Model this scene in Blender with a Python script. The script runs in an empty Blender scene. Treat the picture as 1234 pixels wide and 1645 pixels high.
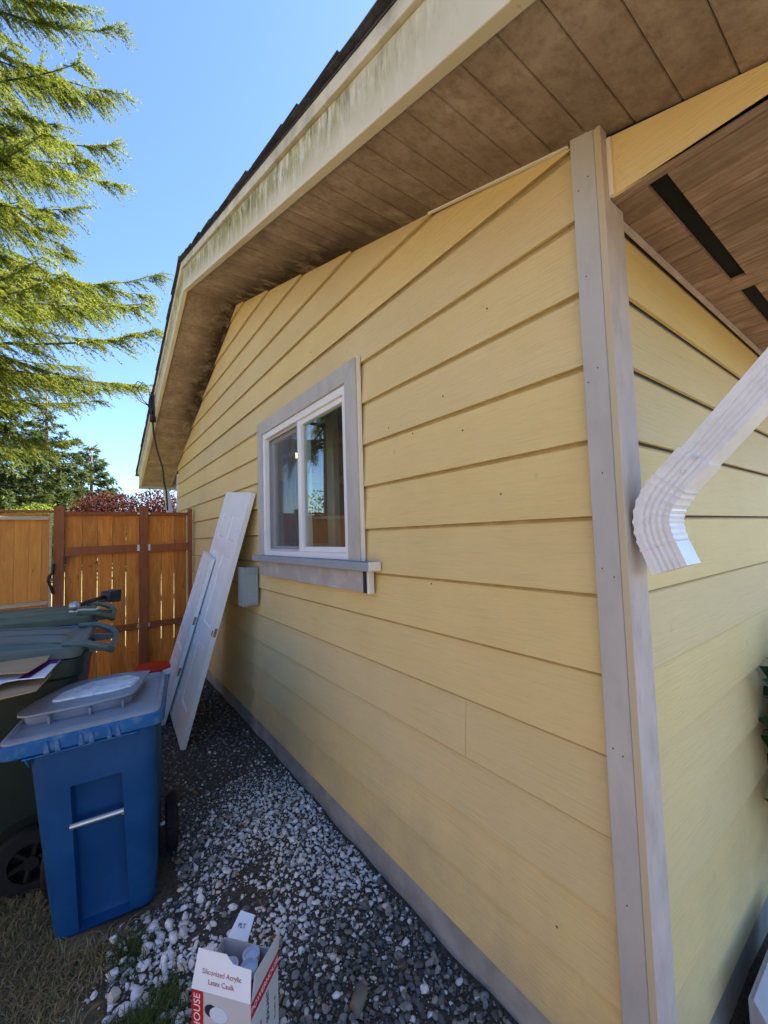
import bpy, bmesh, math, random
import numpy as np
from mathutils import Vector, Matrix
R = math.radians
rng = np.random.default_rng(7)
random.seed(7)
scn = bpy.context.scene
COL = scn.collection

# ------------------------------------------------------------------ camera
cam_d = bpy.data.cameras.new('camera')
cam = bpy.data.objects.new('camera', cam_d)
COL.objects.link(cam)
yaw, pit, rol = 0.63252, 0.05737, -0.03068
fw = Vector((math.sin(yaw)*math.cos(pit), math.cos(yaw)*math.cos(pit), math.sin(pit)))
r0 = Vector((math.cos(yaw), -math.sin(yaw), 0)); u0 = r0.cross(fw)
rt = r0*math.cos(rol)+u0*math.sin(rol); up = -r0*math.sin(rol)+u0*math.cos(rol)
CAM = Vector((-1.0701, -0.5375, 1.52))
cam.matrix_world = Matrix(((rt.x, up.x, -fw.x, CAM.x), (rt.y, up.y, -fw.y, CAM.y), (rt.z, up.z, -fw.z, CAM.z), (0, 0, 0, 1)))
cam_d.sensor_fit = 'HORIZONTAL'; cam_d.sensor_width = 36.0
cam_d.lens = 36.0*651.18/1234.0
cam_d.clip_start = 0.05; cam_d.clip_end = 1000
scn.camera = cam
def project(P):
    d = Vector(P)-CAM; z = d.dot(fw)
    return (617+651.18*d.dot(rt)/z, 822.5-651.18*d.dot(up)/z, z)

# ------------------------------------------------------------------ light
SUN_EL, SUN_AZ = R(50), R(86)          # azimuth measured from +Y towards +X
w = bpy.data.worlds.new('World'); scn.world = w; w.use_nodes = True
nt = w.node_tree
sky = nt.nodes.new('ShaderNodeTexSky'); sky.sky_type = 'NISHITA'; sky.sun_disc = False
sky.sun_elevation = SUN_EL; sky.sun_rotation = SUN_AZ
sky.altitude = 50; sky.air_density = 1.0; sky.dust_density = 0.3; sky.ozone_density = 6.5
bg = nt.nodes['Background']; bg.inputs[1].default_value = 0.065
nt.links.new(sky.outputs[0], bg.inputs[0])
sd = bpy.data.lights.new('sun', 'SUN'); sd.energy = 5.0; sd.angle = R(0.5); sd.color = (1, .94, .84)
sun = bpy.data.objects.new('sun', sd); COL.objects.link(sun)
sdir = Vector((math.sin(SUN_AZ)*math.cos(SUN_EL), math.cos(SUN_AZ)*math.cos(SUN_EL), math.sin(SUN_EL)))
sun.rotation_euler = sdir.to_track_quat('Z', 'Y').to_euler()
sun.location = (6, 0, 12)
scn.view_settings.view_transform = 'Standard'; scn.view_settings.look = 'None'
scn.view_settings.exposure = 2.5; scn.view_settings.gamma = 1.0
scn.cycles.max_bounces = 8; scn.cycles.diffuse_bounces = 6; scn.cycles.transparent_max_bounces = 12
scn.cycles.use_denoising = True

# ------------------------------------------------------------------ helpers
class MB:
    def __init__(s): s.v = []; s.f = []; s.mi = []; s.m = 0
    def add(s, vs, fs):
        o = len(s.v); s.v += [tuple(p) for p in vs]
        for f in fs: s.f.append(tuple(i+o for i in f)); s.mi.append(s.m)
        return s
    def box(s, a, b):
        x0, y0, z0 = a; x1, y1, z1 = b
        return s.add([(x0,y0,z0),(x1,y0,z0),(x1,y1,z0),(x0,y1,z0),(x0,y0,z1),(x1,y0,z1),(x1,y1,z1),(x0,y1,z1)],
                     [(0,3,2,1),(4,5,6,7),(0,1,5,4),(1,2,6,5),(2,3,7,6),(3,0,4,7)])
    def prism(s, A, B):            # two matching outlines (lists of 3-D points)
        n = len(A)
        return s.add(list(A)+list(B), [tuple(range(n))[::-1], tuple(range(n, 2*n))]+[(i, (i+1) % n, n+(i+1) % n, n+i) for i in range(n)])
    def loft(s, rings, cap=True):
        n = len(rings[0]); vs = [p for r in rings for p in r]; fs = []
        for k in range(len(rings)-1):
            for i in range(n):
                j = (i+1) % n
                fs.append((k*n+i, k*n+j, (k+1)*n+j, (k+1)*n+i))
        if cap: fs += [tuple(range(n))[::-1], tuple(range((len(rings)-1)*n, len(rings)*n))]
        return s.add(vs, fs)
    def tube(s, pts, r, n=8, cap=True):
        pts = [Vector(p) for p in pts]; rings = []
        rr = r if hasattr(r, '__len__') else [r]*len(pts)
        ref = Vector((0, 0, 1)); prev = None
        for i, p in enumerate(pts):
            t = (pts[min(i+1, len(pts)-1)]-pts[max(i-1, 0)]).normalized()
            if prev is None:
                a = t.cross(ref if abs(t.z) < .95 else Vector((1, 0, 0))).normalized()
            else:
                a = (prev-t*prev.dot(t)).normalized()
            prev = a; b = t.cross(a)
            rings.append([p+(a*math.cos(q)+b*math.sin(q))*rr[i] for q in [2*math.pi*k/n for k in range(n)]])
        return s.loft(rings, cap)
    def lathe(s, prof, n=24, axis='z', c=(0, 0, 0), cap=True):
        rings = []
        for r, h in prof:
            rg = []
            for k in range(n):
                q = 2*math.pi*k/n; a, b = r*math.cos(q), r*math.sin(q)
                rg.append({'z': (c[0]+a, c[1]+b, c[2]+h), 'y': (c[0]+b, c[1]+h, c[2]+a), 'x': (c[0]+h, c[1]+a, c[2]+b)}[axis])
            rings.append(rg)
        return s.loft(rings, cap)
    def build(s, name, mats, parent=None, smooth=False, bevel=0, fix=True):
        me = bpy.data.meshes.new(name); me.from_pydata(s.v, [], s.f)
        if not isinstance(mats, (list, tuple)): mats = [mats]
        for m in mats: me.materials.append(m)
        if len(mats) > 1: me.polygons.foreach_set('material_index', s.mi)
        if fix:
            bm = bmesh.new(); bm.from_mesh(me); bmesh.ops.recalc_face_normals(bm, faces=bm.faces); bm.to_mesh(me); bm.free()
        if smooth: me.polygons.foreach_set('use_smooth', [True]*len(me.polygons))
        o = bpy.data.objects.new(name, me); COL.objects.link(o)
        if smooth == 'auto':
            bm = bmesh.new(); bm.from_mesh(me)
            for e in bm.edges:
                if len(e.link_faces) == 2 and e.calc_face_angle(0) > R(35): e.smooth = False
            bm.to_mesh(me); bm.free()
        if bevel:
            b = o.modifiers.new('bevel', 'BEVEL'); b.width = bevel; b.segments = 2; b.limit_method = 'ANGLE'; b.angle_limit = R(40)
            b.harden_normals = False
        if parent: o.parent = parent
        return o
def npmesh(name, V, F, mat, parent=None, smooth=False):
    me = bpy.data.meshes.new(name)
    me.vertices.add(len(V)); me.vertices.foreach_set('co', np.asarray(V, np.float32).ravel())
    F = np.asarray(F, np.int32); k = F.shape[1]
    me.loops.add(F.size); me.loops.foreach_set('vertex_index', F.ravel())
    me.polygons.add(len(F)); me.polygons.foreach_set('loop_start', np.arange(0, F.size, k, dtype=np.int32))
    me.update(calc_edges=True); me.validate()
    if smooth: me.polygons.foreach_set('use_smooth', [True]*len(me.polygons))
    me.materials.append(mat)
    o = bpy.data.objects.new(name, me); COL.objects.link(o)
    if parent: o.parent = parent
    return o
def empty(name, loc=(0, 0, 0), rot=(0, 0, 0)):
    o = bpy.data.objects.new(name, None); COL.objects.link(o); o.location = loc; o.rotation_euler = rot
    o.empty_display_size = .1
    return o
def tag(o, label=None, cat=None, group=None, kind=None):
    if label: o['label'] = label
    if cat: o['category'] = cat
    if group: o['group'] = group
    if kind: o['kind'] = kind
    return o

# ------------------------------------------------------------------ materials
class NT:
    def __init__(s, name):
        s.m = bpy.data.materials.new(name); s.m.use_nodes = True; s.t = s.m.node_tree; s.b = s.t.nodes['Principled BSDF']
        s.out = s.t.nodes['Material Output']
    def n(s, typ, **kw):
        x = s.t.nodes.new(typ)
        for k, v in kw.items(): setattr(x, k, v)
        return x
    def l(s, a, b): s.t.links.new(a, b)
    def val(s, x, v):
        if hasattr(v, 'is_output') or isinstance(v, bpy.types.NodeSocket): s.l(v, x)
        else: x.default_value = v
    def math(s, op, a, b=0.0, clamp=False):
        x = s.n('ShaderNodeMath', operation=op, use_clamp=clamp); s.val(x.inputs[0], a); s.val(x.inputs[1], b); return x.outputs[0]
    def mix(s, f, a, b, blend='MIX'):
        x = s.n('ShaderNodeMix', data_type='RGBA', blend_type=blend); s.val(x.inputs[0], f)
        for i, c in ((6, a), (7, b)): s.val(x.inputs[i], (*c, 1) if isinstance(c, tuple) and len(c) == 3 else c)
        return x.outputs[2]
    def ramp(s, f, stops):
        x = s.n('ShaderNodeValToRGB'); s.l(f, x.inputs[0]); e = x.color_ramp.elements
        while len(e) < len(stops): e.new(.5)
        for i, (p, c) in enumerate(stops): e[i].position = p; e[i].color = (*c, 1) if not isinstance(c, float) else (c, c, c, 1)
        return x.outputs[0]
    def mr(s, v, a, b, c=0.0, d=1.0):
        x = s.n('ShaderNodeMapRange'); s.val(x.inputs[0], v)
        for i, q in enumerate((a, b, c, d)): x.inputs[i+1].default_value = q
        return x.outputs[0]
    def coord(s, kind='pos', scale=(1, 1, 1), rnd=False):
        if kind == 'pos': c = s.n('ShaderNodeNewGeometry').outputs['Position']
        else: c = s.n('ShaderNodeTexCoord').outputs['Object']
        m = s.n('ShaderNodeMapping'); s.l(c, m.inputs[0]); m.inputs['Scale'].default_value = scale
        if rnd:
            v = s.n('ShaderNodeVectorMath', operation='SCALE'); v.inputs[0].default_value = (37, 91, 53)
            s.l(s.n('ShaderNodeObjectInfo').outputs['Random'], v.inputs['Scale']); s.l(v.outputs[0], m.inputs['Location'])
        return m.outputs[0]
    def noise(s, vec, scale, detail=3, rough=.55, dist=0):
        x = s.n('ShaderNodeTexNoise'); s.l(vec, x.inputs['Vector'])
        x.inputs['Scale'].default_value = scale; x.inputs['Detail'].default_value = detail
        x.inputs['Roughness'].default_value = rough; x.inputs['Distortion'].default_value = dist
        return x.outputs[0]
    def bump(s, h, strength, dist=.01, prev=None):
        x = s.n('ShaderNodeBump'); x.inputs['Strength'].default_value = strength; x.inputs['Distance'].default_value = dist
        s.l(h, x.inputs['Height'])
        if prev is not None: s.l(prev, x.inputs['Normal'])
        return x.outputs[0]
    def rnd(s): return s.n('ShaderNodeObjectInfo').outputs['Random']
    def isl(s): return s.n('ShaderNodeNewGeometry').outputs['Random Per Island']
    def xyz(s, kind='pos'):
        c = s.n('ShaderNodeNewGeometry').outputs['Position'] if kind == 'pos' else s.n('ShaderNodeTexCoord').outputs['Object']
        x = s.n('ShaderNodeSeparateXYZ'); s.l(c, x.inputs[0]); return x.outputs
    def fin(s, col, rough=.6, normal=None, spec=.5, metal=0.0):
        s.val(s.b.inputs['Base Color'], (*col, 1) if isinstance(col, tuple) else col)
        s.val(s.b.inputs['Roughness'], rough); s.b.inputs['Specular IOR Level'].default_value = spec
        s.b.inputs['Metallic'].default_value = metal
        if normal is not None: s.l(normal, s.b.inputs['Normal'])
        return s.m
def simple(name, col, rough=.6, var=.12, scale=6, stretch=(1, 1, 1), bump=.15, bscale=60, kind='obj', rnd=True, spec=.4, metal=0.0, rvar=.0, dirt=None, dscale=3, damt=.5):
    t = NT(name); c = t.coord(kind, stretch, rnd)
    n1 = t.noise(c, scale, 4)
    d = tuple(max(0, x*(1-var)) for x in col); l = tuple(min(1, x*(1+var)) for x in col)
    k = t.ramp(n1, [(.3, d), (.7, l)])
    if rvar:
        r = t.mr(t.rnd(), 0, 1, 1-rvar, 1+rvar)
        h = t.n('ShaderNodeHueSaturation'); t.l(k, h.inputs['Color']); t.l(r, h.inputs['Value']); k = h.outputs[0]
    if dirt:
        dn = t.noise(c, dscale, 6, .65); k = t.mix(t.mr(dn, .48, .72, 0, damt), k, dirt)
    nb = t.noise(c, bscale, 3)
    return t.fin(k, rough, t.bump(nb, bump, .004) if bump else None, spec, metal)

# siding paint with embossed wood grain, running along the board
def siding_mat():
    t = NT('yellow_siding_paint')
    c = t.coord('pos', (1.1, 1.1, 34), True)
    g = t.noise(c, 4.0, 5, .6, .8)
    c2 = t.coord('pos', (2.4, 2.4, 75), True); g2 = t.noise(c2, 5.5, 3, .6, .3)
    big = t.noise(t.coord('pos', (1, 1, 1)), 1.7, 4, .6)
    k = t.ramp(big, [(.3, (.69, .535, .240)), (.7, (.75, .595, .285))])
    h = t.n('ShaderNodeHueSaturation'); t.l(k, h.inputs['Color'])
    t.l(t.mr(t.rnd(), 0, 1, .95, 1.05), h.inputs['Value']); t.l(t.mr(t.rnd(), 0, 1, .9, 1.04), h.inputs['Saturation'])
    k = t.mix(t.mr(g, .5, .75, 0, .16), h.outputs[0], (.40, .30, .14))
    spots = t.noise(t.coord('pos', (1, 1, 1)), 11, 2, .5)
    k = t.mix(t.mr(spots, .74, .80, 0, .25), k, (.35, .24, .12))
    # lap shadow painted into the colour, a dark band just under each lap
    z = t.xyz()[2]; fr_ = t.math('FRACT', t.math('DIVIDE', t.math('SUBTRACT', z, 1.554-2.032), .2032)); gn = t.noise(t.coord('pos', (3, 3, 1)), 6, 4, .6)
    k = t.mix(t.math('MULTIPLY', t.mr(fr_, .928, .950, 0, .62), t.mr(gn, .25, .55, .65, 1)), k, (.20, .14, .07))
    # faint splash dirt on the lowest courses
    dn = t.noise(t.coord('pos', (1, 1, 1)), 4.5, 5, .65)
    k = t.mix(t.math('MULTIPLY', t.mr(z, .75, .1, 0, .5), t.mr(dn, .35, .7)), k, (.36, .32, .23))
    nb = t.bump(g, .42, .006); nb = t.bump(g2, .38, .004, nb)
    dim = t.noise(t.coord('pos', (1, 1, 1)), 1.3, 2, .5); nb = t.bump(dim, .25, .03, nb)
    return t.fin(k, .62, nb, .3)
M = {}
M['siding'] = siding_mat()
def soffit_mat():
    t = NT('weathered_soffit')
    p = t.coord('pos', (1, 1, 1)); x, y, z = t.xyz()
    g = t.noise(t.coord('pos', (1.5, 14, 14), True), 5, 4, .6, .5)
    blot = t.noise(p, 4.6, 7, .75, .25)
    fine = t.noise(p, 26, 7, .75, .2)
    k = t.ramp(blot, [(.28, (.20, .145, .11)), (.5, (.36, .275, .21)), (.74, (.52, .43, .34))])
    k = t.mix(t.mr(fine, .45, .7, 0, .65), k, (.17, .11, .072))
    k = t.mix(t.mr(g, .5, .75, 0, .25), k, (.40, .31, .22))
    h = t.n('ShaderNodeHueSaturation'); t.l(k, h.inputs['Color']); t.l(t.mr(t.rnd(), 0, 1, .86, 1.12), h.inputs['Value']); k = h.outputs[0]
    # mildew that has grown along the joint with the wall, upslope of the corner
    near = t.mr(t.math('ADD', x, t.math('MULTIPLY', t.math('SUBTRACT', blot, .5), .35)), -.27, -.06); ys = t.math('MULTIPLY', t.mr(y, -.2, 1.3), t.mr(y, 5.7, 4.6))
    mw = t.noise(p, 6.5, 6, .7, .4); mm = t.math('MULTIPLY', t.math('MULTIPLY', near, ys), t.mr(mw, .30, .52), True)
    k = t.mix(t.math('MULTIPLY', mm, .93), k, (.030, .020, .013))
    return t.fin(k, .8, t.bump(fine, .25, .004), .2)
M['soffit'] = soffit_mat()
def front_soffit_mat():
    t = NT('streaky_eave_soffit'); c = t.coord('pos', (13, 1.6, 13), True)
    g = t.noise(c, 3.0, 6, .7, .8); b_ = t.noise(t.coord('pos', (1, 1, 1)), 7, 5, .65)
    k = t.ramp(g, [(.3, (.20, .125, .085)), (.52, (.33, .225, .16)), (.75, (.50, .40, .31))])
    k = t.mix(t.mr(b_, .45, .68, 0, .6), k, (.19, .12, .08))
    h = t.n('ShaderNodeHueSaturation'); t.l(k, h.inputs['Color']); t.l(t.mr(t.rnd(), 0, 1, .85, 1.1), h.inputs['Value'])
    return t.fin(h.outputs[0], .8, t.bump(g, .3, .004), .2)
M['eave_soffit'] = front_soffit_mat()
def fascia_mat():
    t = NT('mossy_fascia_paint')
    p = t.coord('pos', (1, 1, 1)); x, y, z = t.xyz()
    dr = t.noise(t.coord('pos', (9, 9, 2.2)), 3.0, 5, .7, .3)
    big = t.noise(p, 1.6, 3, .5)
    k = t.ramp(big, [(.3, (.60, .55, .40)), (.7, (.70, .65, .50))])
    slope = t.math('SUBTRACT', 3.12, t.math('ABSOLUTE', t.math('SUBTRACT', y, 3.12)))
    hgt = t.math('SUBTRACT', z, t.math('ADD', 2.579, t.math('MULTIPLY', slope, .3457)))   # height above the soffit line
    up_ = t.mr(hgt, .03, .15)
    zone = t.math('MULTIPLY', t.mr(y, -.1, .6), t.mr(y, 5.5, 3.6))
    st = t.math('MULTIPLY', t.math('MULTIPLY', t.mr(dr, .38, .52), t.math('MULTIPLY', t.mr(hgt, -.01, .10), t.mr(t.noise(p, 2.6, 5, .7), .34, .52, .5, 1))), zone, True)
    k = t.mix(t.math('MULTIPLY', st, .85), k, (.27, .25, .06))
    pt = t.mr(t.noise(p, 3.3, 4, .6), .38, .58, .35, 1); up_ = t.math('MULTIPLY', up_, pt)
    dk = t.noise(t.coord('pos', (14, 14, 3)), 3.2, 5, .7)
    k = t.mix(t.math('MULTIPLY', t.math('MULTIPLY', t.mr(dk, .50, .62), up_), zone, True), k, (.09, .085, .06))
    sp = t.noise(p, 30, 3, .6); k = t.mix(t.mr(sp, .66, .75, 0, .5), k, (.25, .22, .15))
    return t.fin(k, .65, t.bump(sp, .15, .003), .3)
M['fascia'] = fascia_mat()
M['fascia2'] = simple('cream_trim_paint', (.62, .58, .45), .6, .12, 5, bump=.1, kind='pos', dirt=(.2, .19, .12), dscale=7, damt=.6)
M['shingle'] = simple('dark_shingle', (.05, .05, .065), .9, .35, 40, bump=.6, bscale=150, kind='pos', rvar=.3)
M['grey_trim'] = simple('grey_trim_paint', (.47, .46, .44), .55, .09, 5, (1, 1, .4), .2, 70, 'pos', dirt=(.33, .325, .31), dscale=14, damt=.45)
M['edge_trim'] = simple('beige_board_edge', (.52, .45, .31), .6, .06, 6, (1, 1, .3), .1, 60, 'pos')
M['primer'] = simple('pinkish_primer', (.52, .44, .41), .65, .10, 14, (1, 1, .5), .2, 50, 'pos', dirt=(.34, .29, .27), dscale=18, damt=.6)
M['sill'] = simple('blue_grey_sill_paint', (.30, .345, .40), .5, .06, 6, bump=.08, kind='pos')
M['apron'] = simple('grey_apron_paint', (.40, .38, .36), .6, .08, 6, bump=.1, kind='pos', dirt=(.75, .74, .72), dscale=9, damt=.35)
M['navy'] = simple('navy_old_paint', (.018, .022, .045), .5, .2, 8, bump=.1, kind='pos')
M['vinyl'] = simple('white_vinyl', (.80, .81, .83), .35, .02, 4, bump=0, kind='pos', spec=.5)
M['caulk'] = simple('white_caulk', (.78, .75, .70), .5, .06, 9, bump=.2, bscale=40, kind='pos')
M['concrete'] = simple('foundation_concrete', (.33, .33, .315), .9, .2, 7, bump=.5, bscale=40, kind='pos', dirt=(.13, .12, .11), dscale=4, damt=.6)
M['dark'] = simple('black_void', (.004, .004, .004), .9, .1, 3, bump=0, kind='pos')
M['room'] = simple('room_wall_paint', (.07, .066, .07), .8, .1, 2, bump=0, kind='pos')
M['inframe'] = simple('pale_green_frame_paint', (.42, .50, .46), .5, .05, 3, bump=0, kind='pos')
M['ebox'] = simple('grey_enamel', (.30, .35, .38), .42, .06, 5, bump=.04, kind='pos')
M['downspout'] = simple('white_downspout_paint', (.74, .75, .78), .40, .05, 9, bump=.06, bscale=50, kind='pos', dirt=(.52, .51, .50), dscale=34, damt=.4)
M['grime'] = simple('grimy_edge', (.20, .14, .09), .8, .3, 9, bump=.2, kind='pos')
def wood(name, a, b, rv=.16, sc=(9, 9, .9), knots=True, rough=.65):
    t = NT(name); c = t.coord('pos', sc, True)
    g = t.noise(c, 3.2, 6, .62, 1.2); k = t.ramp(g, [(.28, a), (.72, b)])
    if knots:
        kn = t.noise(t.coord('pos', (11, 11, 5.5), True), 2.2, 2, .4, .6)
        k = t.mix(t.mr(kn, .70, .76, 0, .7), k, tuple(x*.28 for x in a))
    h = t.n('ShaderNodeHueSaturation'); t.l(k, h.inputs['Color']); t.l(t.mr(t.rnd(), 0, 1, 1-rv, 1+rv), h.inputs['Value'])
    return t.fin(h.outputs[0], rough, t.bump(g, .25, .004), .35)
M['cedar'] = wood('orange_stained_cedar', (.43, .130, .016), (.72, .275, .042), .22)
M['cedar_gate'] = wood('gate_stained_cedar', (.52, .19, .028), (.72, .315, .06), .12)
M['bounce_cedar'] = wood('bounce_fence_weathered_cedar', (.20, .14, .085), (.30, .215, .13))
M['post_wood'] = wood('reddish_post_stain', (.20, .060, .020), (.34, .105, .034), .1, knots=False)
M['pale_wood'] = wood('pale_weathered_rail', (.33, .24, .13), (.55, .45, .29), .1, (.9, 9, 9), False)
M['galv'] = simple('galvanised_steel', (.55, .56, .57), .4, .1, 12, bump=.05, metal=.8)
M['black_metal'] = simple('black_iron', (.012, .012, .014), .45, .2, 10, bump=.1)
M['door_white'] = simple('white_door_paint', (.87, .87, .87), .42, .02, 4, (1, 1, 1), .03, 40, 'obj', dirt=(.66, .64, .60), dscale=6, damt=.2)
M['bare_wood'] = simple('bare_wood', (.35, .20, .10), .8, .25, 20, bump=.3)
M['blue_plastic'] = simple('blue_cart_plastic', (.002, .058, .19), .42, .12, 5, bump=.10, bscale=220, rnd=False, dirt=(.03, .09, .22), dscale=5, damt=.35)
M['blue_rim'] = simple('blue_rim_plastic', (.004, .10, .30), .40, .12, 8, bump=.08, bscale=160, rnd=False, dirt=(.22, .30, .42), dscale=22, damt=.5)
M['lid_grey'] = simple('faded_blue_grey_lid', (.22, .265, .34), .45, .12, 5, bump=.10, bscale=140, rnd=False, dirt=(.20, .17, .14), dscale=7, damt=.6)
M['lid_patch'] = simple('worn_white_patch', (.62, .68, .78), .5, .15, 12, bump=.1, rnd=False, dirt=(.25, .28, .33), dscale=26, damt=.8)
M['green_plastic'] = simple('dark_green_plastic', (.012, .022, .020), .45, .15, 5, bump=.1, bscale=160, rnd=False)
M['green_lid'] = simple('grey_green_lid_plastic', (.095, .125, .118), .42, .12, 5, bump=.08, bscale=120, rnd=False, dirt=(.13, .12, .10), dscale=5, damt=.5)
M['olive_lid'] = simple('olive_lid_plastic', (.115, .145, .095), .5, .14, 5, bump=.08, bscale=120, rnd=False, dirt=(.10, .07, .045), dscale=4, damt=.7)
M['tyre'] = simple('black_tyre_rubber', (.006, .006, .007), .75, .2, 10, bump=.2)
M['kraft'] = simple('kraft_cardboard', (.42, .27, .15), .8, .08, 6, (1, 6, 1), .1, 30)
M['purple'] = simple('purple_print', (.13, .012, .22), .5, .08, 5, bump=0)
M['white_card'] = simple('white_card_print', (.80, .82, .88), .5, .03, 5, bump=.03)
M['grey_card'] = simple('grey_card_print', (.55, .54, .56), .55, .03, 5, bump=.03)
M['red_print'] = simple('red_print', (.48, .015, .022), .5, .06, 5, bump=0)
M['red_text'] = simple('red_ink', (.30, .02, .05), .6, .02, 5, bump=0)
M['black_text'] = simple('black_ink', (.02, .02, .025), .6, .02, 5, bump=0)
M['white_text'] = simple('white_ink', (.80, .76, .76), .6, .02, 5, bump=0)
M['tube_white'] = simple('white_tube_plastic', (.66, .72, .85), .35, .03, 5, bump=0)
M['red_lid'] = simple('red_lid_plastic', (.52, .022, .010), .42, .08, 5, bump=.05)
M['bucket_blue'] = simple('blue_bucket_print', (.04, .20, .55), .4, .05, 5, bump=0)
M['tool_silver'] = simple('dull_silver', (.50, .51, .54), .35, .1, 20, bump=.05, metal=.7)
M['tool_handle'] = simple('dark_red_grip', (.055, .012, .012), .5, .2, 10, bump=.1)
M['cable'] = simple('black_cable', (.014, .013, .014), .6, .1, 10, bump=0)
M['crate'] = simple('pale_grey_plastic', (.33, .34, .38), .5, .08, 6, bump=.08)
def leafmat(name, cols, trans=.35, rough=.55):
    t = NT(name); k = t.ramp(t.isl(), [(i/(len(cols)-1), c) for i, c in enumerate(cols)])
    big = t.noise(t.coord('pos', (1, 1, 1)), .9, 3, .5)
    h = t.n('ShaderNodeHueSaturation'); t.l(k, h.inputs['Color']); t.l(t.mr(big, .3, .7, .8, 1.25), h.inputs['Value'])
    t.fin(h.outputs[0], rough, None, .15)
    tr = t.n('ShaderNodeBsdfTranslucent'); t.l(h.outputs[0], tr.inputs[0])
    mx = t.n('ShaderNodeMixShader'); mx.inputs[0].default_value = trans
    t.l(t.b.outputs[0], mx.inputs[1]); t.l(tr.outputs[0], mx.inputs[2]); t.l(mx.outputs[0], t.out.inputs[0])
    return t.m
M['fir'] = leafmat('fir_needles', [(.06, .095, .014), (.115, .150, .018), (.175, .195, .024), (.22, .21, .030)], .48)
M['fir_dark'] = leafmat('dark_fir_needles', [(.016, .036, .016), (.04, .065, .022), (.085, .11, .026), (.12, .135, .030)], .35)
M['yellow_green'] = leafmat('yellow_green_leaves', [(.09, .14, .012), (.14, .19, .02), (.18, .20, .03)], .4)
M['maple'] = leafmat('red_maple_leaves', [(.038, .009, .011), (.060, .014, .015), (.085, .020, .018), (.16, .05, .03)], .25, .85)
M['shrub'] = leafmat('dark_shrub_leaves', [(.015, .045, .02), (.028, .07, .03), (.04, .09, .035)], .15, .4)
M['grass'] = leafmat('dry_grass', [(.36, .27, .14), (.46, .36, .20), (.28, .22, .10), (.20, .19, .07)], .25)
M['green_grass'] = leafmat('green_grass', [(.05, .09, .022), (.085, .12, .03), (.14, .15, .05)], .25)
M['twig'] = simple('dark_twig_bark', (.055, .040, .028), .9, .2, 8, bump=.3, kind='pos')
M['bark'] = wood('conifer_bark', (.13, .07, .045), (.30, .17, .11), .05, (6, 6, 1.0), False, .9)
def stone_mat(name, stops, rough=.75):
    t = NT(name); info = t.n('ShaderNodeObjectInfo').outputs['Random']
    r = t.math('FRACT', t.math('ADD', t.isl(), info)); k = t.ramp(r, stops)
    nz = t.noise(t.coord('pos', (1, 1, 1)), 90, 4, .6)
    k = t.mix(t.mr(nz, .45, .75, 0, .35), k, (.06, .05, .045), 'MIX')
    return t.fin(k, rough, t.bump(nz, .25, .003), .35)
M['grey_stone'] = stone_mat('grey_gravel', [(0, (.060, .060, .062)), (.3, (.135, .138, .140)), (.6, (.225, .228, .230)), (.85, (.31, .29, .255)), (1, (.17, .125, .09))])
M['white_stone'] = stone_mat('white_marble_pebble', [(0, (.56, .55, .56)), (.35, (.74, .74, .77)), (.8, (.84, .83, .83)), (1, (.58, .50, .40))], .6)
def ground_mat():
    t = NT('soil_and_grass'); p = t.coord('pos', (1, 1, 1)); x, y, z = t.xyz()
    n1 = t.noise(p, 5, 6, .7); n2 = t.noise(p, 60, 4, .7)
    soil = t.ramp(n2, [(.3, (.045, .037, .030)), (.7, (.13, .108, .085))])
    lawn = t.ramp(n2, [(.3, (.10, .08, .042)), (.7, (.235, .19, .105))])
    green = t.ramp(t.noise(p, .8, 4), [(.3, (.09, .095, .035)), (.7, (.21, .185, .09))])
    e = t.math('ADD', x, t.math('MULTIPLY', t.math('SUBTRACT', n1, .5), .35))
    k = t.mix(t.mr(e, -.98, -1.12), soil, lawn)
    k = t.mix(t.mr(y, 5.2, 5.6), k, green); k = t.mix(t.mr(x, -3.5, -4.5), k, green)  # open lawn out of view on the left, added to bounce warm light
    return t.fin(k, .95, t.bump(n2, .5, .01), .1)
M['ground'] = ground_mat()
def glass_mat():
    t = NT('window_glass'); lw = t.n('ShaderNodeLayerWeight'); fac = t.math('ADD', .13, t.math('MULTIPLY', .87, t.math('POWER', lw.outputs['Facing'], 4.0)))
    tr = t.n('ShaderNodeBsdfTransparent'); tr.inputs[0].default_value = (.90, .96, .93, 1)
    gl = t.n('ShaderNodeBsdfGlossy'); gl.inputs['Roughness'].default_value = .0
    mx = t.n('ShaderNodeMixShader'); t.l(fac, mx.inputs[0]); t.l(tr.outputs[0], mx.inputs[1]); t.l(gl.outputs[0], mx.inputs[2])
    t.l(mx.outputs[0], t.out.inputs[0]); return t.m
M['glass'] = glass_mat()
def screen_mat():
    t = NT('insect_screen'); tr = t.n('ShaderNodeBsdfTransparent'); d = t.n('ShaderNodeBsdfDiffuse'); d.inputs[0].default_value = (.17, .165, .18, 1)
    mx = t.n('ShaderNodeMixShader'); mx.inputs[0].default_value = .26
    t.l(tr.outputs[0], mx.inputs[1]); t.l(d.outputs[0], mx.inputs[2]); t.l(mx.outputs[0], t.out.inputs[0]); return t.m
M['screen'] = screen_mat()
def bulb_mat():
    t = NT('lit_bulb'); e = t.n('ShaderNodeEmission'); e.inputs[0].default_value = (1, .72, .30, 1); e.inputs[1].default_value = 2.0
    t.l(e.outputs[0], t.out.inputs[0]); return t.m
M['bulb'] = bulb_mat()

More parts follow.
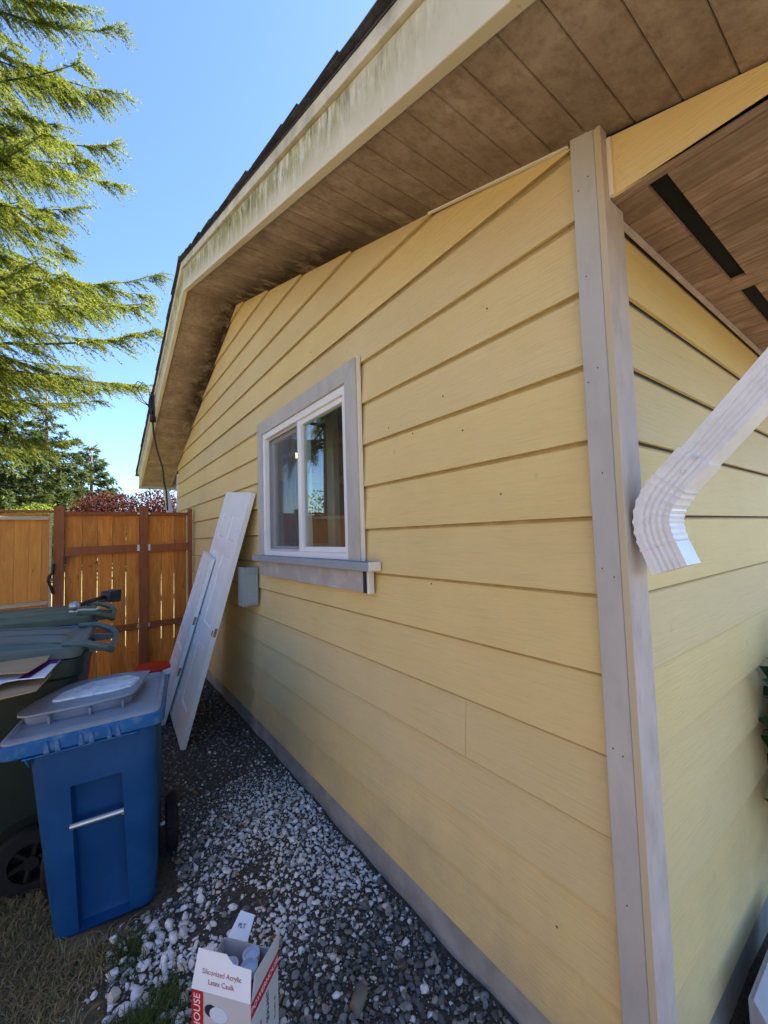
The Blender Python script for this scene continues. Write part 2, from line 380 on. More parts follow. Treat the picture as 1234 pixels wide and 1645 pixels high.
# ------------------------------------------------------------------ ground
def gz(x, y):
    x = np.asarray(x, float); y = np.asarray(y, float)
    base = np.interp(x, [-60, -3, -1.0, -.3, 60], [-.16, -.12, -.062, 0, 0])
    n = .010*np.sin(x*7.1+y*3.3)*np.sin(y*5.7-x*2.1)+.006*np.sin(x*17+1)*np.sin(y*15+2)
    far = np.clip((np.hypot(x, y)-9)/6, 0, 1)
    return base+n*(1-far)
def axis(a, b, st, lo, hi):
    m = list(np.arange(a, b+1e-6, st)); s = st; v = b
    while v < hi: s *= 1.35; v += s; m.append(v)
    s = st; v = a
    while v > lo: s *= 1.35; v -= s; m.insert(0, v)
    return np.array(m)
gx = axis(-2.2, .15, .045, -400, 400); gy = axis(-.4, 5.2, .045, -400, 400)
X, Y = np.meshgrid(gx, gy); Z = gz(X, Y)
V = np.stack([X, Y, Z], -1).reshape(-1, 3); nx, ny = len(gx), len(gy)
ii, jj = np.meshgrid(np.arange(nx-1), np.arange(ny-1)); a = (jj*nx+ii).ravel()
ground = npmesh('ground', V, np.stack([a, a+1, a+nx+1, a+nx], 1), M['ground'], smooth=True)
tag(ground, 'dark soil and dry lawn between the house wall and the fence', kind='structure')

# ------------------------------------------------------------------ house
SL = .3457; RY = 3.12; EAVE = 2.579; YE = 6.08; OV = .65     # rake slope, ridge y, soffit height at y=0, wall end, eave overhang
def rake(y): return EAVE+SL*(RY-abs(y-RY))
EX = .2032; LINES = [1.554+EX*k for k in range(-7, 11)]
house = tag(empty('house', (2, 3, 0)), 'yellow lap sided house with grey corner board and a stained soffit', 'house')
house.location = (0, 0, 0)
def clip(poly, f):
    out = []
    for i in range(len(poly)):
        p, q = poly[i], poly[(i+1) % len(poly)]; a, b = f(p), f(q)
        if a >= 0: out.append(p)
        if a*b < 0:
            t = a/(a-b); out.append((p[0]+(q[0]-p[0])*t, p[1]+(q[1]-p[1])*t))
    return out
WY0, WY1, WZ0, WZ1 = 1.10, 2.47, 1.30, 2.366       # hole behind the window trim
def lap(mb, poly, zb, pt, thick=.0105, tuck=.0155):
    """board outline in (along, z) -> solid lapped board; pt(along, out, z) maps to the world"""
    A = [pt(s, .0-tuck*(z-zb)/EX, z) for s, z in poly]; B = [pt(s, -thick-tuck*(z-zb)/EX, z) for s, z in poly]
    mb.prism(A, B)
side = lambda s, o, z: (-o, s, z)
front = lambda s, o, z: (s, -.070-o, z)
seams = {3: [.487], 5: [3.0], 1: [2.2], 7: [3.9], 10: [1.8], 9: [4.4], 12: [2.3], 2: [3.4], 0: [1.7]}
for k, zb in enumerate(LINES):
    ss = [-.010]+seams.get(k, [])+[YE]
    for s0, s1 in zip(ss[:-1], ss[1:]):
        s0 += .001; s1 -= .001
        z1 = zb+EX+.022
        P = [[(s0, zb), (s1, zb), (s1, z1), (s0, z1)]]
        if zb < WZ1 and z1 > WZ0 and s0 < WY1 and s1 > WY0:
            if zb < WZ0-.01: P = [[(s0, zb), (s1, zb), (s1, z1), (WY1, z1), (WY1, WZ0), (WY0, WZ0), (WY0, z1), (s0, z1)]]
            else:
                P = []
                if s0 < WY0: P.append([(s0, zb), (WY0, zb), (WY0, z1), (s0, z1)])
                if s1 > WY1: P.append([(WY1, zb), (s1, zb), (s1, z1), (WY1, z1)])
        for poly in P:
            poly = clip(poly, lambda p: EAVE+SL*p[0]+.03-p[1])
            if len(poly) > 2: poly = clip(poly, lambda p: EAVE+SL*(2*RY-p[0])+.03-p[1])
            if len(poly) > 2:
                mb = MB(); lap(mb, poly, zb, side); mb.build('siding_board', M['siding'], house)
SOF = 2.367
for k, zb in enumerate(LINES):
    z1 = min(zb+EX+.022, SOF+.02)
    if zb > SOF: break
    ss = [.081, 1.7+.9*((k*7) % 3)/2, 4.4]
    for s0, s1 in zip(ss[:-1], ss[1:]):
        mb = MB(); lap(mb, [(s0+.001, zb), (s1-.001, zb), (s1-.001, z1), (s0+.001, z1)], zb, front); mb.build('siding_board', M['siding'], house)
# wall cores behind the boards (with the window hole), far and rear walls, gable
mb = MB()
mb.box((.024, 0, .02), (.12, WY0, 2.55)).box((.024, WY1, .02), (.12, YE, 2.5)).box((.024, WY0, .02), (.12, WY1, WZ0)).box((.024, WY0, WZ1), (.12, WY1, 2.55))
mb.prism([(.026, .0, 2.55), (.026, YE, 2.5), (.026, YE, 2.55), (.026, RY, 3.62)], [(.118, .0, 2.55), (.118, YE, 2.5), (.118, YE, 2.55), (.118, RY, 3.62)])
mb.box((.12, -.055, .02), (4.4, .05, 2.62)).box((.024, -.055, .02), (.12, 0, 2.55)).box((4.4, -.055, .02), (4.5, .9, 2.55)).box((4.4, 5.2, .02), (4.5, YE, 2.55)).box((4.4, .9, .02), (4.5, 5.2, .2)).box((4.4, .9, 2.3), (4.5, 5.2, 2.55)).box((.12, YE-.1, .02), (4.4, YE, 2.5))  # rear wall opening added out of view to let sun into the room
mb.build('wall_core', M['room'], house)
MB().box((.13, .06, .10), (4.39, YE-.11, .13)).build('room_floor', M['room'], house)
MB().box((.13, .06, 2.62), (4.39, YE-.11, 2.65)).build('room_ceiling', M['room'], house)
MB().box((-.006, YE+.003, .02), (.05, YE+.03, 2.52)).build('corner_board', M['vinyl'], house)
# foundation
MB().box((.012, -.05, -.3), (.2, YE, .145)).build('foundation', M['concrete'], house, bevel=.004)
MB().box((.06, -.062, -.3), (4.45, .0, .145)).build('foundation', M['concrete'], house)
# corner boards
MB().box((-.022, -.0745, .10), (.0, -.012, rake(-.04)+.01)).build('corner_board', M['grey_trim'], house, bevel=.002)['label'] = 'grey painted corner board'
b = MB(); b.box((-.0245, -.093, .10), (.079, -.0755, SOF-.004))
b.box((-.0245, -.093, SOF-.004), (.010, -.0755, rake(-.05)-.012))
cb = b.build('corner_board', [M['primer'], M['edge_trim']], house, bevel=.0015)
cb['label'] = 'pinkish primed corner board'
for p in cb.data.polygons:
    if p.normal.x < -.9: p.material_index = 1
for yy, zz_ in ((-.028, 2.42), (-.055, 2.44), (-.035, 2.18), (-.05, 1.93), (-.024, 1.90), (-.045, 1.66), (-.03, 1.42), (-.058, 1.40), (-.03, .98), (-.052, .97), (-.04, .62)):
    MB().lathe([(.0019, -.0006), (.0016, .0003)], 8, 'x', (-.0222, yy, zz_)).build('nail', M['navy'], house)
for yy, zz_ in ((.70, 1.93), (.52, 2.03), (.43, 1.88), (.30, 2.26), (.86, 1.99), (.16, .42), (.62, 1.33), (1.6, 2.62), (.28, 1.64)):
    MB().lathe([(.0035, -.001), (.003, .0012)], 8, 'x', (-.0075, yy, zz_)).build('nail', M['grime'], house)
# rake soffit boards, perpendicular to the rake
W_ = .0990; nb = 0
def soffit_board(y0, y1, x0=-.397, x1=.02):
    g = .0014; z0, z1 = rake(y0), rake(y1); dy = y1-y0
    f = lambda y, dz: rake(y)+dz
    ya, yb = y0+g*.3, y1-g*.3
    prof = [(ya, .005), (ya+.0028, 0), (yb-.0028, 0), (yb, .005), (yb, .016), (ya, .016)]
    MB().prism([(x0, y, f(y, d)) for y, d in prof], [(x1, y, f(y, d)) for y, d in prof]).build('soffit_board', M['soffit'], house)
ys = list(np.arange(-OV, RY-.05, W_)); ys[-1] = RY-.001
for a, b in zip(ys[:-1], ys[1:]): soffit_board(a, b)
ys = list(np.arange(YE+OV, RY+.05, -W_))[::-1]; ys[0] = RY+.001
for a, b in zip(ys[:-1], ys[1:]): soffit_board(a, b)
def slab(name, x0, x1, y0, y1, d0, d1, mat, par=house, bevel=0):
    A = [(x0, y0, rake(y0)+d0), (x1, y0, rake(y0)+d0), (x1, y1, rake(y1)+d0), (x0, y1, rake(y1)+d0)]
    B = [(p[0], p[1], p[2]+d1-d0) for p in A]
    return MB().prism(A, B).build(name, mat, par, bevel=bevel)
for y0, y1 in ((-OV-.02, RY), (RY, YE+OV+.02)):
    e0, e1 = (y0, y1-.0005) if y1 == RY else (y0+.0005, y1)
    slab('fascia', -.432, -.398, e0, e1, -.012, .178, M['fascia'], bevel=.003)
    slab('trim_strip', -.448, -.402, e0, e1, .1795, .232, M['fascia2'], bevel=.003)
roof = MB()
for y0, y1 in ((-OV-.04, RY), (RY, YE+OV+.04)):
    A = [(-.45, y0, rake(y0)+.2335), (4.6, y0, rake(y0)+.2335), (4.6, y1, rake(y1)+.2335), (-.45, y1, rake(y1)+.2335)]
    roof.prism(A, [(p[0], p[1], p[2]+.007) for p in A])
roof = roof.build('roof', M['shingle'], house)
cs = .145
for sgn in (-1, 1):
    n = int((RY+OV+.06)/cs)+1; me = None
    for k in range(n):
        yl = -OV-.07+k*cs; yh = min(yl+cs*1.5, RY-.01)
        if yl > RY-.06: break
        jx = random.uniform(-.007, .007)
        y0, y1 = (yl, yh) if sgn < 0 else (2*RY-yl, 2*RY-yh)
        A = [(-.470+jx, y0, rake(y0)+.2485), (4.62, y0, rake(y0)+.2485), (4.62, y1, rake(y1)+.2410), (-.470+jx*.3, y1, rake(y1)+.2410)]
        B = [(p[0], p[1], p[2]+.005) for p in A]
        MB().prism(A, B).build('shingle', M['shingle'], roof)
MB().prism([(-.47, RY-.13, rake(RY-.13)+.256), (-.47, RY, rake(RY)+.264), (-.47, RY+.13, rake(RY+.13)+.256), (-.47, RY, rake(RY)+.278)],
           [(4.6, RY-.13, rake(RY-.13)+.256), (4.6, RY, rake(RY)+.264), (4.6, RY+.13, rake(RY+.13)+.256), (4.6, RY, rake(RY)+.278)]).build('ridge_cap', M['shingle'], house)
# white bead along the soffit joint
for y0, y1 in ((.0, .56), (.60, 1.02)):
    A = [(-.010, y0, rake(y0)-.006), (.0, y0, rake(y0)-.006), (.0, y0, rake(y0)+.001), (-.010, y0, rake(y0)+.001)]
    B = [(p[0], y1, p[2]+SL*(y1-y0)) for p in A]
    if y0 < .1: MB().prism(A, B).build('caulk_bead', M['caulk'], house)
A = [(-.012, 3.13, rake(3.13)-.02), (-.001, 3.13, rake(3.13)-.02), (-.001, 3.13, rake(3.13)-.001), (-.012, 3.13, rake(3.13)-.001)]
MB().prism(A, [(p[0], YE, p[2]-SL*(YE-3.13)) for p in A]).build('soffit_trim', M['soffit'], house)
# boxed eave in front: end board, eave soffit boards, vents, gutter board
MB().prism([(.012, -.096, SOF+.001), (.012, -OV, SOF+.001), (.012, -OV, rake(-OV)+.0), (.012, -.096, rake(-.096)-.012)],
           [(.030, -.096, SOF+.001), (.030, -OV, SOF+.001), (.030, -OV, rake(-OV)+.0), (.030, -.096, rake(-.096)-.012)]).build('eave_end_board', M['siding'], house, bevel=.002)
MB().box((.002, -.1035, SOF+.002), (.0115, -.0935, rake(-.1)-.02)).build('trim_strip', M['caulk'], house)
MB().box((.0005, -OV, rake(-.4)-.0), (.011, -.3, rake(-.4)+.012))
x = .012; k = 0
VENTS = [(.069, .735), (.8395, 1.53), (1.63, 2.2)]
def in_vent(a, b): return any(a < v1-.001 and b > v0+.001 for v0, v1 in VENTS)
ed = [.012, .050]+[.050+.0985*i for i in range(1, 45)]
for a, b in zip(ed[:-1], ed[1:]):
    g = .0018; m = MB()
    def piece(xa, xb, ya, yb):
        m.prism([(xa+g*.3, ya, SOF+.006), (xa+.004, ya, SOF), (xb-.004, ya, SOF), (xb-g*.3, ya, SOF+.006), (xb-g*.3, ya, SOF+.014), (xa+g*.3, ya, SOF+.014)],
                [(xa+g*.3, yb, SOF+.006), (xa+.004, yb, SOF), (xb-.004, yb, SOF), (xb-g*.3, yb, SOF+.006), (xb-g*.3, yb, SOF+.014), (xa+g*.3, yb, SOF+.014)])
    if in_vent(a, b): piece(a, b, -.070, -.163); piece(a, b, -.2065, -OV)
    else: piece(a, b, -.070, -OV)
    m.build('eave_soffit_board', M['eave_soffit'], house)
for v0, v1 in VENTS:
    MB().box((v0-.01, -.225, SOF+.016), (v1+.01, -.145, SOF+.06)).build('soffit_vent', M['dark'], house)
MB().box((.081, -.0785, SOF-.016), (4.4, -.0700, SOF-.001)).build('soffit_trim', M['primer'], house)
MB().box((-.43, -OV-.055, rake(-OV)-.05), (4.6, -OV-.022, rake(-OV)+.19)).build('fascia', M['fascia2'], house)
gt = MB(); gp = [(-.057, .08), (-.057, -.0), (-.10, -.03), (-.15, -.02), (-.165, .085), (-.160, .085), (-.146, -.015), (-.10, -.024), (-.062, .004), (-.062, .08)]
zz = rake(-OV)+.10
gt.prism([(-.47, -OV+a, zz+b) for a, b in gp], [(4.6, -OV+a, zz+b) for a, b in gp]).build('gutter', M['downspout'], house)
# far eave: fascia, gutter and its downspout
MB().box((-.43, YE+OV+.022, rake(YE+OV)-.05), (4.6, YE+OV+.05, rake(YE+OV)+.19)).build('fascia', M['fascia2'], house)
fd = MB()
def rect_tube(mb, pts, nrm, w, d, rib=0):
    pts = [Vector(p) for p in pts]; rings = []; N = Vector(nrm).normalized()
    for i, p in enumerate(pts):
        t = (pts[min(i+1, len(pts)-1)]-pts[max(i-1, 0)]).normalized(); q = t.cross(N).normalized()
        rings.append((p, q, N))
    return rings
fd.box((-.06, 6.62, 0.05), (.02, 6.68, 2.0)).build('downspout', M['vinyl'], house)
fd2 = MB(); fd2.prism([(-.06, 6.62, 2.0), (.02, 6.62, 2.0), (.02, 6.68, 2.0), (-.06, 6.68, 2.0)], [(-.10, 6.70, 2.36), (-.02, 6.70, 2.36), (-.02, 6.76, 2.36), (-.10, 6.76, 2.36)]); fd2.build('downspout', M['vinyl'], house)

# ------------------------------------------------------------------ window
TW = .088
win = MB()
win.prism([(-.034, 1.082, 2.388), (-.034, 2.485, 2.388), (-.034, 2.485-TW, 2.388-TW-.006), (-.034, 1.082+TW+.015, 2.388-TW-.006)],
          [(-.006, 1.082, 2.388), (-.006, 2.485, 2.388), (-.006, 2.485-TW, 2.388-TW-.006), (-.006, 1.082+TW+.015, 2.388-TW-.006)])
window = win.build('window', M['grey_trim'], house, bevel=.002)
window['label'] = 'white sliding window with grey trim'
MB().prism([(-.034, 1.082, 2.387), (-.034, 1.082+TW+.015, 2.387-TW-.006), (-.034, 1.082+TW+.015, 1.401), (-.034, 1.082, 1.401)],
           [(-.006, 1.082, 2.387), (-.006, 1.082+TW+.015, 2.387-TW-.006), (-.006, 1.082+TW+.015, 1.401), (-.006, 1.082, 1.401)]).build('casing', M['grey_trim'], window, bevel=.002)
MB().prism([(-.034, 2.485, 2.387), (-.034, 2.485-TW, 2.387-TW-.006), (-.034, 2.485-TW, 1.401), (-.034, 2.485, 1.401)],
           [(-.006, 2.485, 2.387), (-.006, 2.485-TW, 2.387-TW-.006), (-.006, 2.485-TW, 1.401), (-.006, 2.485, 1.401)]).build('casing', M['grey_trim'], window, bevel=.002)
# caulk around the trim
mb = MB(); mb.box((-.024, 1.076, 1.401), (-.002, 1.0815, 2.389)).box((-.022, 1.074, 2.3885), (-.002, 2.487, 2.396))
mb.build('caulk_bead', M['caulk'], window, bevel=.002)
FY0, FY1, FZ0, FZ1 = 1.187, 2.396, 1.402, 2.293
fr = MB(); t_ = .042
fr.box((-.022, FY0, FZ0), (.075, FY0+t_, FZ1)).box((-.022, FY1-t_, FZ0), (.075, FY1, FZ1)).box((-.022, FY0+t_, FZ0), (.075, FY1-t_, FZ0+t_-.008)).box((-.022, FY0+t_, FZ1-t_), (.075, FY1-t_, FZ1))
fr.build('frame', M['vinyl'], window, bevel=.003)
MID = 1.79
s1 = MB(); y0, y1, z0, z1 = FY0+t_, MID+.022, FZ0+t_-.008, FZ1-t_; q = .030
s1.box((-.006, y0, z0), (.028, y0+q, z1)).box((-.010, y1-.05, z0), (.028, y1, z1)).box((-.006, y0+q, z0), (.028, y1-.05, z0+q)).box((-.006, y0+q, z1-q), (.028, y1-.05, z1))
s1.build('sash', M['vinyl'], window, bevel=.003)
MB().box((.011, y0+q, z0+q), (.017, y1-.05, z1-q)).build('pane', M['glass'], window)
s2 = MB(); y0, y1 = MID-.02, FY1-t_
s2.box((.034, y0, z0), (.066, y0+q, z1)).box((.034, y1-q, z0), (.066, y1, z1)).box((.034, y0+q, z0), (.066, y1-q, z0+q)).box((.034, y0+q, z1-q), (.066, y1-q, z1))
s2.build('sash', M['vinyl'], window, bevel=.003)
MB().box((.046, y0+q, z0+q), (.052, y1-q, z1-q)).build('pane', M['glass'], window)
sc = MB(); y0, y1 = MID+.024, FY1-t_-.001; q = .012
sc.box((.004, y0, z0+.001), (.014, y0+q, z1-.001)).box((.004, y1-q, z0+.001), (.014, y1, z1-.001)).box((.004, y0+q, z0+.001), (.014, y1-q, z0+q)).box((.004, y0+q, z1-q), (.014, y1-q, z1-.001))
sc.build('screen_frame', M['grey_card'], window)
MB().box((.0085, y0+q, z0+q), (.0095, y1-q, z1-q)).build('insect_screen', M['screen'], window)
MB().box((-.072, .957, 1.361), (-.003, 2.512, 1.4005)).build('sill', M['sill'], window, bevel=.004)
MB().box((-.070, .952, 1.362), (-.004, .9568, 1.403)).build('caulk_bead', M['caulk'], window, bevel=.003)
MB().box((-.036, 1.058, 1.257), (-.004, 2.46, 1.3605)).build('apron', M['apron'], window, bevel=.002)
MB().box((-.0345, 1.027, 1.256), (-.004, 1.0575, 1.3605)).build('apron_end', M['navy'], window, bevel=.002)['label'] = 'dark navy unpainted apron end'
MB().box((-.035, 1.008, 1.253), (-.004, 1.0265, 1.3605)).build('caulk_bead', M['caulk'], window, bevel=.004)
# what shows inside: a pale frame and a lit bulb
f = MB(); f.box((.40, 2.09, 1.40), (.45, 2.20, 2.53)).box((.40, 2.86, 1.40), (.45, 2.93, 2.53)).box((.40, 2.20, 2.43), (.45, 2.86, 2.53)).box((.40, 2.20, 1.40), (.45, 2.86, 1.47))
f.build('inner_frame', M['inframe'], house, bevel=.006)
lampo = MB().lathe([(.002, .035), (.03, .02), (.038, -.005), (.026, -.032), (.003, -.042)], 14, 'z', (.8, 3.68, 2.45)).build('light_bulb', M['bulb'], house, smooth=True)
MB().tube([(.8, 3.68, 2.49), (.8, 3.68, 2.62)], .006).build('lamp_cord', M['cable'], house)

# ------------------------------------------------------------------ electrical box on the wall
eb = MB(); eb.box((-.112, 2.582, 1.016), (-.003, 2.715, 1.306))
ebo = eb.build('electrical_box', M['ebox'], house, bevel=.004)
MB().box((-.118, 2.577, 1.275), (-.1125, 2.72, 1.309)).box((-.1185, 2.5815, 1.013), (-.1125, 2.718, 1.2745)).build('cover', M['ebox'], ebo, bevel=.003)
MB().box((-.088, 2.5675, 1.035), (-.010, 2.5812, 1.255)).build('panel', M['ebox'], ebo, bevel=.002)
MB().lathe([(.006, -.004), (.006, 0.002)], 10, 'y', (-.055, 2.5665, 1.075)).build('screw', M['galv'], ebo)

# ------------------------------------------------------------------ downspout and its elbow
def spout(pts, N, w, d, ribs, crimp=False):
    pts = [Vector(p) for p in pts]; N = Vector(N).normalized(); rings = []
    for i, p in enumerate(pts):
        t = (pts[min(i+1, len(pts)-1)]-pts[max(i-1, 0)]).normalized(); q = t.cross(N).normalized()
        sc = 1.0
        if crimp: sc = 1.05 if i % 2 else .97
        prof = []; nr = 12
        for face in (1, -1):          # broad ribbed faces on +N and -N
            for k in range(nr*2+1):
                u = -1+2*k/(nr*2)
                off = (.0035 if (k % 4 in (1, 2)) and abs(u) < .72 else 0)*(1 if ribs else .6)
                prof.append((face*u*w/2*.94*sc, face*(d/2*sc-off)))
        rings.append([p+q*a+N*b for a, b in prof])
    return rings
Nn = Vector((-1, 0, 0)); XC = .036
pv = lambda y, z: Vector((XC, y, z))
straight = [pv(-.738, 2.225).lerp(pv(-.205, 1.643), k/8) for k in range(9)]
ds = MB().loft(spout(straight, Nn, .067, .080, True)); dso = ds.build('downspout', M['downspout'], house, smooth='auto')
dso['label'] = 'grimy white downspout slanting out to the gutter'
MB().loft(spout([pv(-.725, 2.21), pv(-.745, 2.235), pv(-.758, 2.27), pv(-.762, 2.40)], Nn, .072, .084, False)).build('elbow', M['downspout'], dso, smooth='auto')
def bez(P, n):
    out = []
    for i in range(len(P)-1):
        p0, p1, p2, p3 = P[max(i-1, 0)], P[i], P[i+1], P[min(i+2, len(P)-1)]
        for k in range(n):
            t = k/n; out.append(.5*((2*p1)+(p2-p0)*t+(2*p0-5*p1+4*p2-p3)*t*t+(3*p1-p0-3*p2+p3)*t**3))
    return out+[P[-1]]
path = bez([pv(-.232, 1.674), pv(-.196, 1.635), pv(-.171, 1.606), pv(-.149, 1.570), pv(-.141, 1.533), pv(-.146, 1.493), pv(-.158, 1.457), pv(-.171, 1.421)], 6)
el = MB(); R1 = spout(path[:10], Nn, .076, .088, False); R3 = spout(path[33:], Nn, .080, .086, True)
mid = path[9:34]; R2 = []
for i, rg in enumerate(spout(mid, Nn, .081, .090, False)):
    c_ = sum(rg, Vector())/len(rg); k_ = 1.035 if i % 3 == 0 else (.99 if i % 3 == 1 else .975)
    R2.append([c_+(p-c_)*k_ for p in rg])
el.loft(R1+R2+R3).build('elbow', M['downspout'], dso, smooth='auto')
sm = MB(); q_ = spout(path[:10], Nn, .076, .088, False)
for yy, zz2 in ((-.212, 1.640), (-.236, 1.668)): MB().lathe([(.004, -.003), (.004, .002)], 8, 'x', (XC-.046, yy, zz2)).build('screw', M['galv'], dso)

# ------------------------------------------------------------------ cable clamp on the far rake
cb = empty('service_cable', (-.44, 4.95, 3.05)); tag(cb, 'black service wire and clamp hanging from the far rake board', 'cable')
def cpart(pts, r, name, n=6):
    MB().tube([Vector(p)-Vector((-.44, 4.95, 3.05)) for p in pts], r, n).build(name, M['cable'], cb, smooth=True)
cpart([(-.45, 4.98, 3.34), (-.47, 4.95, 3.24), (-.47, 4.93, 3.14), (-.452, 4.93, 3.04), (-.45, 4.93, 2.96)], [.012, .022, .035, .03, .038], 'clamp', 8)
cpart([(-.45, 4.90, 3.30), (-.46, 4.80, 3.20), (-.46, 4.78, 3.10), (-.46, 4.93, 3.05)], .012, 'bracket')
for dx in (0, .05):
    cpart([(-.47, 4.95, 3.14), (-.54-dx, 5.0, 3.22), (-.60-dx, 5.02, 3.36), (-.55-dx, 5.0, 3.45), (-.49, 4.97, 3.38), (-.47, 4.95, 3.22)], .006, 'wire_loop')
cpart([(-.455, 4.93, 2.98), (-.44, 4.93, 2.80), (-.40, 4.93, 2.60), (-.34, 4.95, 2.40), (-.33, 4.95, 2.25), (-.30, 4.97, 2.12), (-.29, 4.97, 1.9)], .010, 'wire')

# ------------------------------------------------------------------ fence and gate
FYc = 4.92
fence = tag(empty('wooden_fence', (-.6, FYc, 0)), 'orange stained board fence with dark posts beside the house', 'fence')
def fp(mb, name, mat, par, bevel=0):
    for i, v in enumerate(mb.v): mb.v[i] = (v[0]-par.location.x, v[1]-par.location.y, v[2]-par.location.z)
    return mb.build(name, mat, par, bevel=bevel)
for a, b, zt in ((-1.359, -1.266, 1.935), (-.582, -.496, 1.935), (-.063, -.022, 1.925)):
    fp(MB().box((a, FYc, -.3), (b, FYc+.088, zt)), 'post', M['post_wood'], fence, .004)
for a, b in ((-1.266, -.582), (-.496, -.063)):
    for z0, z1, tilt in ((1.838, 1.876, 0), (1.415, 1.503, .012), (.535, .60, 0)):
        e = .001
        fp(MB().prism([(a+e, FYc+.012, z0-tilt), (b-e, FYc+.012, z0), (b-e, FYc+.012, z1), (a+e, FYc+.012, z1-tilt)],
                      [(a+e, FYc+.050, z0-tilt), (b-e, FYc+.050, z0), (b-e, FYc+.050, z1), (a+e, FYc+.050, z1-tilt)]), 'rail', M['post_wood'], fence, .003)
        for xx in ((b-.022, b) if b < -.4 else (a, a+.022),):
            fp(MB().box((xx[0], FYc+.0095, z0+.012), (xx[1], FYc+.0115, z1-.006)), 'bracket', M['galv'], fence)
bx = [-1.262, -1.116, -.978, -.841, -.711, -.582]; bx2 = [-.494, -.353, -.216, -.078]
def boards(edges, par, mat, y0, z0, z1, gap=(.003, .008)):
    for a, b in zip(edges[:-1], edges[1:]):
        g = random.uniform(*gap)
        # the boards have shrunk: gaps are wider low down
        m = MB(); yb = y0+random.uniform(0, .004); zt = z1-random.uniform(0, .01)
        o = [(a+g*.75, z0), (b-g*.75, z0), (b-g*.55, .95), (b-g*.10, zt), (a+g*.10, zt), (a+g*.55, .95)]
        m.prism([(x, yb, z) for x, z in o], [(x, yb+.018, z) for x, z in o])
        fp(m, 'fence_board', mat, par, .0015)
boards(bx, fence, M['cedar'], FYc+.052, .03, 1.862); boards(bx2, fence, M['cedar'], FYc+.052, .03, 1.862)
fp(MB().box((-1.27, FYc-.014, 1.32), (-1.245, FYc+.011, 1.40)), 'hinge', M['black_metal'], fence)
gate = tag(empty('wooden_gate', (-1.85, FYc, 0)), 'lighter cedar gate with pale rails and a black latch', 'gate')
for z0, z1 in ((1.787, 1.824), (.914, .952), (.28, .32)):
    fp(MB().box((-2.5, FYc-.012, z0), (-1.392, FYc+.026, z1)), 'rail', M['pale_wood'], gate, .003)
fp(MB().box((-1.390, FYc-.010, .08), (-1.368, FYc+.026, 1.858)), 'stile', M['pale_wood'], gate, .002)
boards([-2.48, -2.37, -2.26, -2.15, -2.04, -1.93, -1.845, -1.7615, -1.664, -1.5517, -1.452, -1.392], gate, M['cedar_gate'], FYc+.028, .08, 1.862, (.001, .003))
fp(MB().box((-2.5, FYc-.004, 1.864), (-1.362, FYc+.06, 1.888)), 'cap_rail', M['post_wood'], gate, .002)
lt = MB(); lt.tube([(-1.352, FYc-.012, 1.33), (-1.356, FYc-.02, 1.24), (-1.385, FYc-.034, 1.20), (-1.392, FYc-.036, 1.16), (-1.368, FYc-.022, 1.09), (-1.35, FYc-.012, 1.02)], [.012, .013, .014, .013, .014, .012], 8)
fp(lt, 'latch', M['black_metal'], gate)
fence2 = tag(empty('wooden_fence', (-4.2, FYc, 0)), 'far run of orange board fence beyond the gate, mirrored in the window', 'fence')
xs = list(np.arange(-4.66, -2.50, .1348))
boards(xs, fence2, M['cedar'], FYc+.052, .0, 1.862)
for xx in (-4.7, -2.59): fp(MB().box((xx, FYc, -.3), (xx+.088, FYc+.05, 1.935)), 'post', M['post_wood'], fence2, .004)
for z0, z1 in ((1.838, 1.876), (1.415, 1.503), (.535, .6)):
    for a, b in ((-4.612, -2.59),): fp(MB().box((a+.001, FYc+.012, z0), (b-.001, FYc+.05, z1)), 'rail', M['post_wood'], fence2, .003)

bounce_fence = tag(empty('wooden_fence', (-4.72, 0, 0)), 'side fence added out of view on the left to bounce warm light', 'fence')  # added unseen fence, its sunlit boards reflect warm light onto the wall
for i in range(80):
    y = 4.80-.1375*i; zb_ = -.05; zt_ = 1.83+random.uniform(-.008, .008)
    fp(MB().box((-4.76, y-.133, zb_), (-4.742, y, zt_)), 'fence_board', M['bounce_cedar'], bounce_fence)  # boards of the added unseen fence
for y in (4.6, 2.2, -.2, -2.6, -5.0): fp(MB().box((-4.738, y, -.3), (-4.65, y+.09, 1.9)), 'post', M['post_wood'], bounce_fence, .004)  # posts of the added unseen fence
for z in (.45, 1.7):
    for y in (4.6, 2.2, -.2, -2.6): fp(MB().box((-4.737, y-2.31, z), (-4.70, y, z+.09)), 'rail', M['post_wood'], bounce_fence)  # rails of the added unseen fence
bounce_house = tag(empty('house', (-11, 4, -.15)), 'cream house added out of view beyond the side fence to bounce warm light', 'house')  # unseen house added as a reflector, throws warm light back at the siding
M['cream'] = simple('bounce_house_cream_stucco', (.56, .50, .38), .8, .06, 2, bump=.2, kind='pos')
MB().box((-4, -11, -.2), (1.2, 12, 3.0)).build('bounce_house_wall', M['cream'], bounce_house)
MB().prism([(-4.6, -11.6, 3.001), (1.8, -11.6, 3.001), (-1.4, -11.6, 4.6)], [(-4.6, 12.6, 3.001), (1.8, 12.6, 3.001), (-1.4, 12.6, 4.6)]).build('roof', M['shingle'], bounce_house)  # roof of the added unseen house
for y in (-8, -3, 2.5, 8):
    wf = MB().box((1.203, y, 1.0), (1.25, y+1.4, 2.2)).build('window', M['vinyl'], bounce_house)  # windows of the added unseen house
    MB().box((1.252, y+.08, 1.08), (1.256, y+1.32, 2.12)).build('pane', M['navy'], wf)

